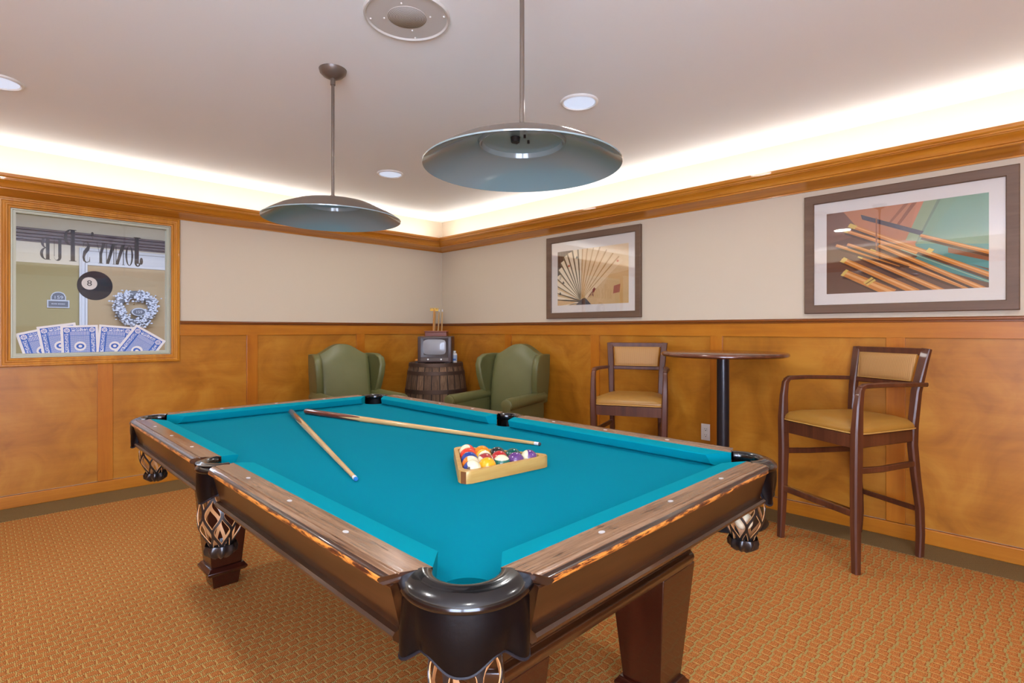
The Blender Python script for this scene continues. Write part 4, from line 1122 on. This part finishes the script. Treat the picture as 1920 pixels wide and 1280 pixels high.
def line(P, a, b, wa, wb, c, lay, asp=1.0):
    dx, dy = b[0]-a[0], b[1]-a[1]; l = sqrt(dx*dx+dy*dy); nx, ny = -dy/l, dx/l
    P([(a[0]+nx*wa/2, a[1]+ny*wa/2*asp), (b[0]+nx*wb/2, b[1]+ny*wb/2*asp), (b[0]-nx*wb/2, b[1]-ny*wb/2*asp), (a[0]-nx*wa/2, a[1]-ny*wa/2*asp)], c, lay)
def art_cards(P):
    for i in range(12):
        c = (232-i*2, 206-i*3, 164-i*4); P([(0, 1-i/12), (1, 1-i/12), (1, 1-(i+1)/12), (0, 1-(i+1)/12)], c, 0)
    for i in range(8):
        P([(.55+i*.05, 0), (1, 0), (1, .55-i*.05), (.75+i*.02, .5-i*.05)], (214-i*2, 178-i*2, 126-i*3), 1+i*.3)
    P([(0,1),(0,.55),(.12,.62),(.28,.95),(.26,1)], (74,62,56), 1)
    for i in range(5): line(P, (0+.04*i, 1), (.02+.04*i, .62), .006, .006, (104,90,78), 2)
    piv = (.37, .06)
    fan = [(196, .62, .11), (176, .66, .11), (163, .62, .10), (151, .66, .10), (141, .70, .10), (131, .78, .10), (123, .86, .11), (116, .92, .10), (110, .94, .10), (103, .98, .12), (96, 1.0, .09), (90, 1.02, .08), (84, 1.04, .08), (77, 1.0, .08), (70, 1.0, .09), (62, 1.0, .09), (54, 1.0, .10), (47, 1.02, .10)]
    for k, (an, L_, w) in enumerate(fan):
        a = R(an); e = (piv[0]+L_*cos(a)*.72, piv[1]+L_*sin(a)); q = R(an-(8.6 if an > 95 else 6.6))
        e2_ = (piv[0]+L_*1.0*cos(q)*.72, piv[1]+L_*1.0*sin(q))
        cc = (236, 220, 188) if an > 95 else (234, 208, 166)
        ln = (104,92,68) if an > 95 else (188,148,96)
        b0 = (piv[0]-.02*cos(a-pi/2), piv[1]); 
        P([(piv[0]-.02, piv[1]+.02), (piv[0]+.02, piv[1]-.02), e2_, e], ln, 3+k*.3)
        P([(piv[0]-.012, piv[1]+.02), (piv[0]+.02, piv[1]-.01), (e2_[0], e2_[1]), (e[0]+(e2_[0]-e[0])*.22, e[1]+(e2_[1]-e[1])*.22)], cc, 3.15+k*.3)
    P([(.28,0),(.50,0),(.44,.09),(.40,.15),(.33,.06)], (60,58,70), 9)
    for i in range(4): line(P, (.36+i*.015, .10+i*.012), (.41+i*.008, .16-i*.02), .008, .008, (206,176,120), 9.2+i*.1)
    # pips
    P([(.80,.17),(.885,.19),(.895,.33),(.81,.30)], (166,84,62), 9.5)
    P([(.535,.20),(.565,.27),(.545,.30),(.515,.25)], (140,52,44), 9.5)
    line(P, (.46,.13), (.52,.23), .010, .010, (120,56,48), 9.6); line(P, (.52,.23), (.53,.14), .010, .010, (120,56,48), 9.6); line(P, (.48,.165), (.53,.17), .008, .008, (120,56,48), 9.7)
    P(ell(.175,.72,.016,.02,n=10)[:-1], (196,92,66), 9.6); P(ell(.86,.72,.016,.02,n=10)[:-1], (206,110,76), 9.6)
    for (x, y, c) in ((.295,.86,(84,90,84)), (.09,.42,(70,68,60)), (.04,.22,(70,68,60))):
        P([(x-.018,y-.01),(x+.018,y-.01),(x,y+.035)], c, 9.6); P(ell(x-.009,y-.008,.010,.012,n=8)[:-1], c, 9.7); P(ell(x+.009,y-.008,.010,.012,n=8)[:-1], c, 9.8); line(P, (x,y-.035), (x,y), .006, .006, c, 9.85)
    for cy in (.50, .535):
        for (e0, e1_) in ((0, 2*pi),):
            for st_ in stroke(ell(.04+(cy-.5)*.2, cy, .014, .018, n=12), ell(.04+(cy-.5)*.2, cy, .009, .012, n=12)): P(st_, (96,88,74), 9.6)
def art_cues(P):
    P([(0,0),(1,0),(1,1),(0,1)], (104,72,58), 0)
    P([(0,1),(0,.62),(.30,.72),(.42,1)], (122,84,66), .5)
    P([(.12,1),(.25,.72),(.60,.50),(.74,1)], (184,122,84), 1)
    P([(.60,1),(.52,.82),(.48,.74),(.46,.74),(.57,1)], (140,82,52), 1.5); P([(.52,1),(.55,1),(.44,.80),(.42,.80)], (150,92,60), 1.6)
    P([(.60,1),(.52,.46),(.66,.44),(.78,1)], (196,126,90), 1.7)
    P([(.64,1),(.53,.58),(.62,.55),(.78,1)], (142,160,122), 2)
    P([(.72,1),(.585,.52),(.62,.55),(.78,1)], (112,136,112), 2.5)
    P([(.74,1),(.59,.50),(1,.22),(1,1)], (124,158,128), 3); P([(.84,1),(.62,.50),(1,.22),(1,1)], (120,160,134), 3.2)
    P([(.59,.53),(.60,.36),(1,.05),(1,.46)], (70,146,142), 3.5); P([(.62,.34),(1,.12),(1,.34),(.74,.42)], (58,142,140), 3.7)
    P([(0,.45),(.6,.45),(1,.20),(1,0),(0,0)], (100,70,58), 4)
    P([(.56,.50),(.78,.36),(1,.18),(1,.05),(.6,.30)], (60,138,136), 4.2)
    P([(.24,.94),(.25,.88),(.62,.62),(.64,.66)], (72,70,80), 4.5)
    P([(.78,.46),(1,.32),(1,.28),(.78,.40)], (134,82,58), 4.6)
    OR, YE, DK = (200,128,56), (212,184,96), (84,46,30)
    sticks = [((.16,.83),(1.02,.12),.030,.034), ((.13,.77),(.6,.42),.026,.026), ((.11,.42),(.60,-.02),.040,.05), ((.12,.26),(.45,-.02),.055,.07), ((.23,.45),(.75,-.02),.032,.036),
              ((.30,.50),(.92,-.02),.030,.034), ((.36,.55),(1.0,-.04),.028,.034), ((.62,.62),(1.02,.36),.022,.028), ((.07,.60),(.5,.30),.024,.026), ((.15,.60),(.55,.30),.022,.024)]
    for k, (a, b, wa, wb) in enumerate(sticks):
        l5 = 5+k*.45
        line(P, (a[0]+.004,a[1]-.035), (b[0],b[1]-.035), wa*.8, wb*.8, (70,46,38), l5, 1.5)
        line(P, a, b, wa, wb, OR, l5+.1, 1.5)
        line(P, (a[0],a[1]+.006), (b[0],b[1]+.006), wa*.3, wb*.3, (226,170,110), l5+.2, 1.5)
        if k < 6:
            q = (a[0]+(b[0]-a[0])*.055, a[1]+(b[1]-a[1])*.055); line(P, a, q, wa*1.1, wa*1.1, YE, l5+.3, 1.5)
    line(P, (.285,.15),(.315,.11), .07, .07, YE, 9.8, 1.5); line(P, (.30,.135),(.305,.128), .072, .072, (120,80,40), 9.85, 1.5)
    line(P, (.66,.45),(.69,.425), .036, .036, YE, 9.8, 1.5)
    line(P, (.50,.48),(1.0,.06), .006, .006, (150,180,150), 9.7, 1.5)
    line(P, (.345,.88),(.345,.50), .010, .010, (150,92,54), 9.9)
picture(-1.630, -2.639, -1.756, -2.519, 1.309, 2.060, 1.429, 1.922, art_cards, 'framed photograph of fanned old playing cards above the left bar stool')
picture(-3.847, -4.856, -3.971, -4.736, 1.309, 2.057, 1.431, 1.934, art_cues, 'framed photograph of pool cues on green cloth above the right bar stool')

# ------------------------------------------------------------------ pendant lamps
def pendant():
    r = empty('pendant_lamp', (0,0,0))
    m = MB(); m.lathe([(0, 2.400), (.020, 2.402), (.045, 2.415), (.060, 2.430), (.064, 2.4445), (0, 2.4445)], n=40); m.build('canopy', MAT['bronze'], r, smooth=50)
    m = MB(); m.lathe([(.0075, 1.83), (.0075, 2.405)], n=16); m.lathe([(.0115, 2.372), (.0115, 2.404)], n=16); m.lathe([(.0115, 1.826), (.0115, 1.846)], n=16); m.build('rod', MAT['bronze'], r, smooth=50)
    prof = [(.0, 1.832), (.03, 1.832), (.10, 1.822), (.18, 1.803), (.247, 1.776), (.295, 1.749), (.317, 1.733)]
    m = MB(); m.lathe(prof, n=72, cap=False)
    m.build('shade', MAT['bronze'], r, smooth=60)
    m = MB(); m.lathe([(.3175, 1.734), (.3165, 1.730), (.293, 1.745), (.245, 1.772), (.178, 1.799), (.142, 1.808), (.138, 1.798), (.132, 1.800), (.128, 1.815), (.05, 1.824), (0, 1.826)], n=72, cap=False)
    m.build('shade_lining', MAT['shade_inner'], r, smooth=35)
    m = MB()
    for k in range(4): m.lathe([(0, 1.812), (.004, 1.812), (.004, 1.822), (0, 1.822)], (.03*cos(k*1.4), .03*sin(k*1.4), 0), 8)
    m.lathe([(0,1.806),(.014,1.806),(.016,1.822),(0,1.822)], (-.02, .01, 0), 12)
    m.build('lamp_holder', MAT['dark_slot'], r)
    return r
l1 = pendant(); l1.location = (-2.602, -2.555, 0)
tag(l1, 'saucer shaped pendant lamp with bronze rod over the far end of the pool table', 'pendant lamp', 'pendant lamps over the pool table')
l2 = copy_tree(l1); l2.location = (-2.560, -3.770, 0)
tag(l2, 'saucer shaped pendant lamp over the near end of the pool table, the bigger looking one', 'pendant lamp', 'pendant lamps over the pool table')

# ------------------------------------------------------------------ ceiling speaker and recessed lights
sp = empty('ceiling_speaker', (-2.600, -3.178, H-.0005), R(20), label='round white ceiling speaker grille beside the pendant rod', cat='speaker')
SPW = plain('speaker_paint', (206,202,192), .5)
m = MB(); m.lathe([(0,-.006),(.155,-.006),(.160,-.012),(.166,-.012),(.168,-.006),(.168,0),(0,0)], n=64); m.build('speaker_plate', SPW, sp, smooth=40)
def grille():
    t = NT('speaker_grille'); x, y, z = t.sep(t.coord()); d = t.math('SQRT', t.math('ADD', t.math('POWER', x, 2), t.math('POWER', y, 2)))
    w = t.math('GREATER_THAN', t.math('SINE', t.math('MULTIPLY', d, 2*pi/.0055)), .2)
    t.set(base=t.mix(w, lin((200,194,182)), lin((108,102,94))), rough=.6); return t.m
m = MB(); m.lathe([(0,-.0095),(.074,-.0085),(.076,-.006),(0,-.006)], n=48); m.build('grille', grille(), sp, smooth=60)
for k in range(4):
    m = MB()
    for rr_ in (.092, .146): m.sphere((rr_*cos(k*pi/2+.4), rr_*sin(k*pi/2+.4), -.007), .004, 8, 5)
    m.build('screw', MAT['white_plastic'], sp)
LENS = emis('recessed_lens', (206,222,246), .62)
for (x, y, lab) in ((-1.490, -3.165, 'round recessed ceiling light right of the nearer pendant lamp'), (-1.490, -1.280, 'round recessed ceiling light between the two pendant lamps'), (-3.735, -1.282, 'round recessed ceiling light at the left edge of the ceiling')):
    c = empty('recessed_light', (x, y, H-.0005), label=lab, cat='ceiling light', group='recessed ceiling lights')
    m = MB(); m.lathe([(.084,.0),(.084,-.006),(.090,-.0125),(.098,-.010),(.101,-.003),(.101,.0)], n=48); m.build('trim_ring', MAT['white_plastic'], c, smooth=50)
    m = MB(); m.lathe([(0,-.006),(.084,-.006),(.084,0),(0,0)], n=48); m.build('lens', LENS, c, smooth=50)

# ------------------------------------------------------------------ lights
def area(name, loc, size, power, color=(1,1,1), rot=(0,0,0), shape='DISK', spread=180):
    l = bpy.data.lights.new(name, 'AREA'); l.energy = power; l.color = color; l.shape = shape
    l.size = size if not isinstance(size, tuple) else size[0]
    if isinstance(size, tuple): l.size_y = size[1]
    l.spread = R(spread)
    o = bpy.data.objects.new(name, l); col.objects.link(o); o.location = loc; o.rotation_euler = rot; return o
for (x, y) in ((-1.490, -3.165), (-1.490, -1.280), (-3.735, -1.282), (-3.735, -3.165), (-1.490, -5.05), (-3.735, -5.05)):
    area('downlight', (x, y, H-.020), .17, 8, (1, .98, .95), spread=170)
area('corridor_light', (-3.0, 1.6, 2.6), (3.0, .6), 110, (.84, .90, 1), shape='RECTANGLE')
area('corridor_ceiling_fill', (-3.0, .9, 1.9), (3.0, .3), 22, (1, .95, .86), rot=(pi*.92, 0, 0), shape='RECTANGLE')  # added lamp without a fixture, brightens the corridor ceiling
w = bpy.data.worlds.new('World'); scene.world = w; w.use_nodes = True; w.node_tree.nodes['Background'].inputs[0].default_value = (.05,.05,.05,1)

# ------------------------------------------------------------------ camera
cd = bpy.data.cameras.new('camera'); cd.sensor_width = 36; cd.lens = 1004.07/1920*36
cd.shift_y = -(618.06-640)/1920*-1
cam = bpy.data.objects.new('camera', cd); col.objects.link(cam)
cam.location = (-3.7951, -4.9679, 1.2068); cam.rotation_euler = (pi/2, 0, -.7820)
cd.clip_start = .02
scene.camera = cam
scene.view_settings.view_transform = 'Standard'; scene.view_settings.look = 'None'; scene.view_settings.gamma = 1
scene.view_settings.use_curve_mapping = False; scene.view_settings.exposure = .12
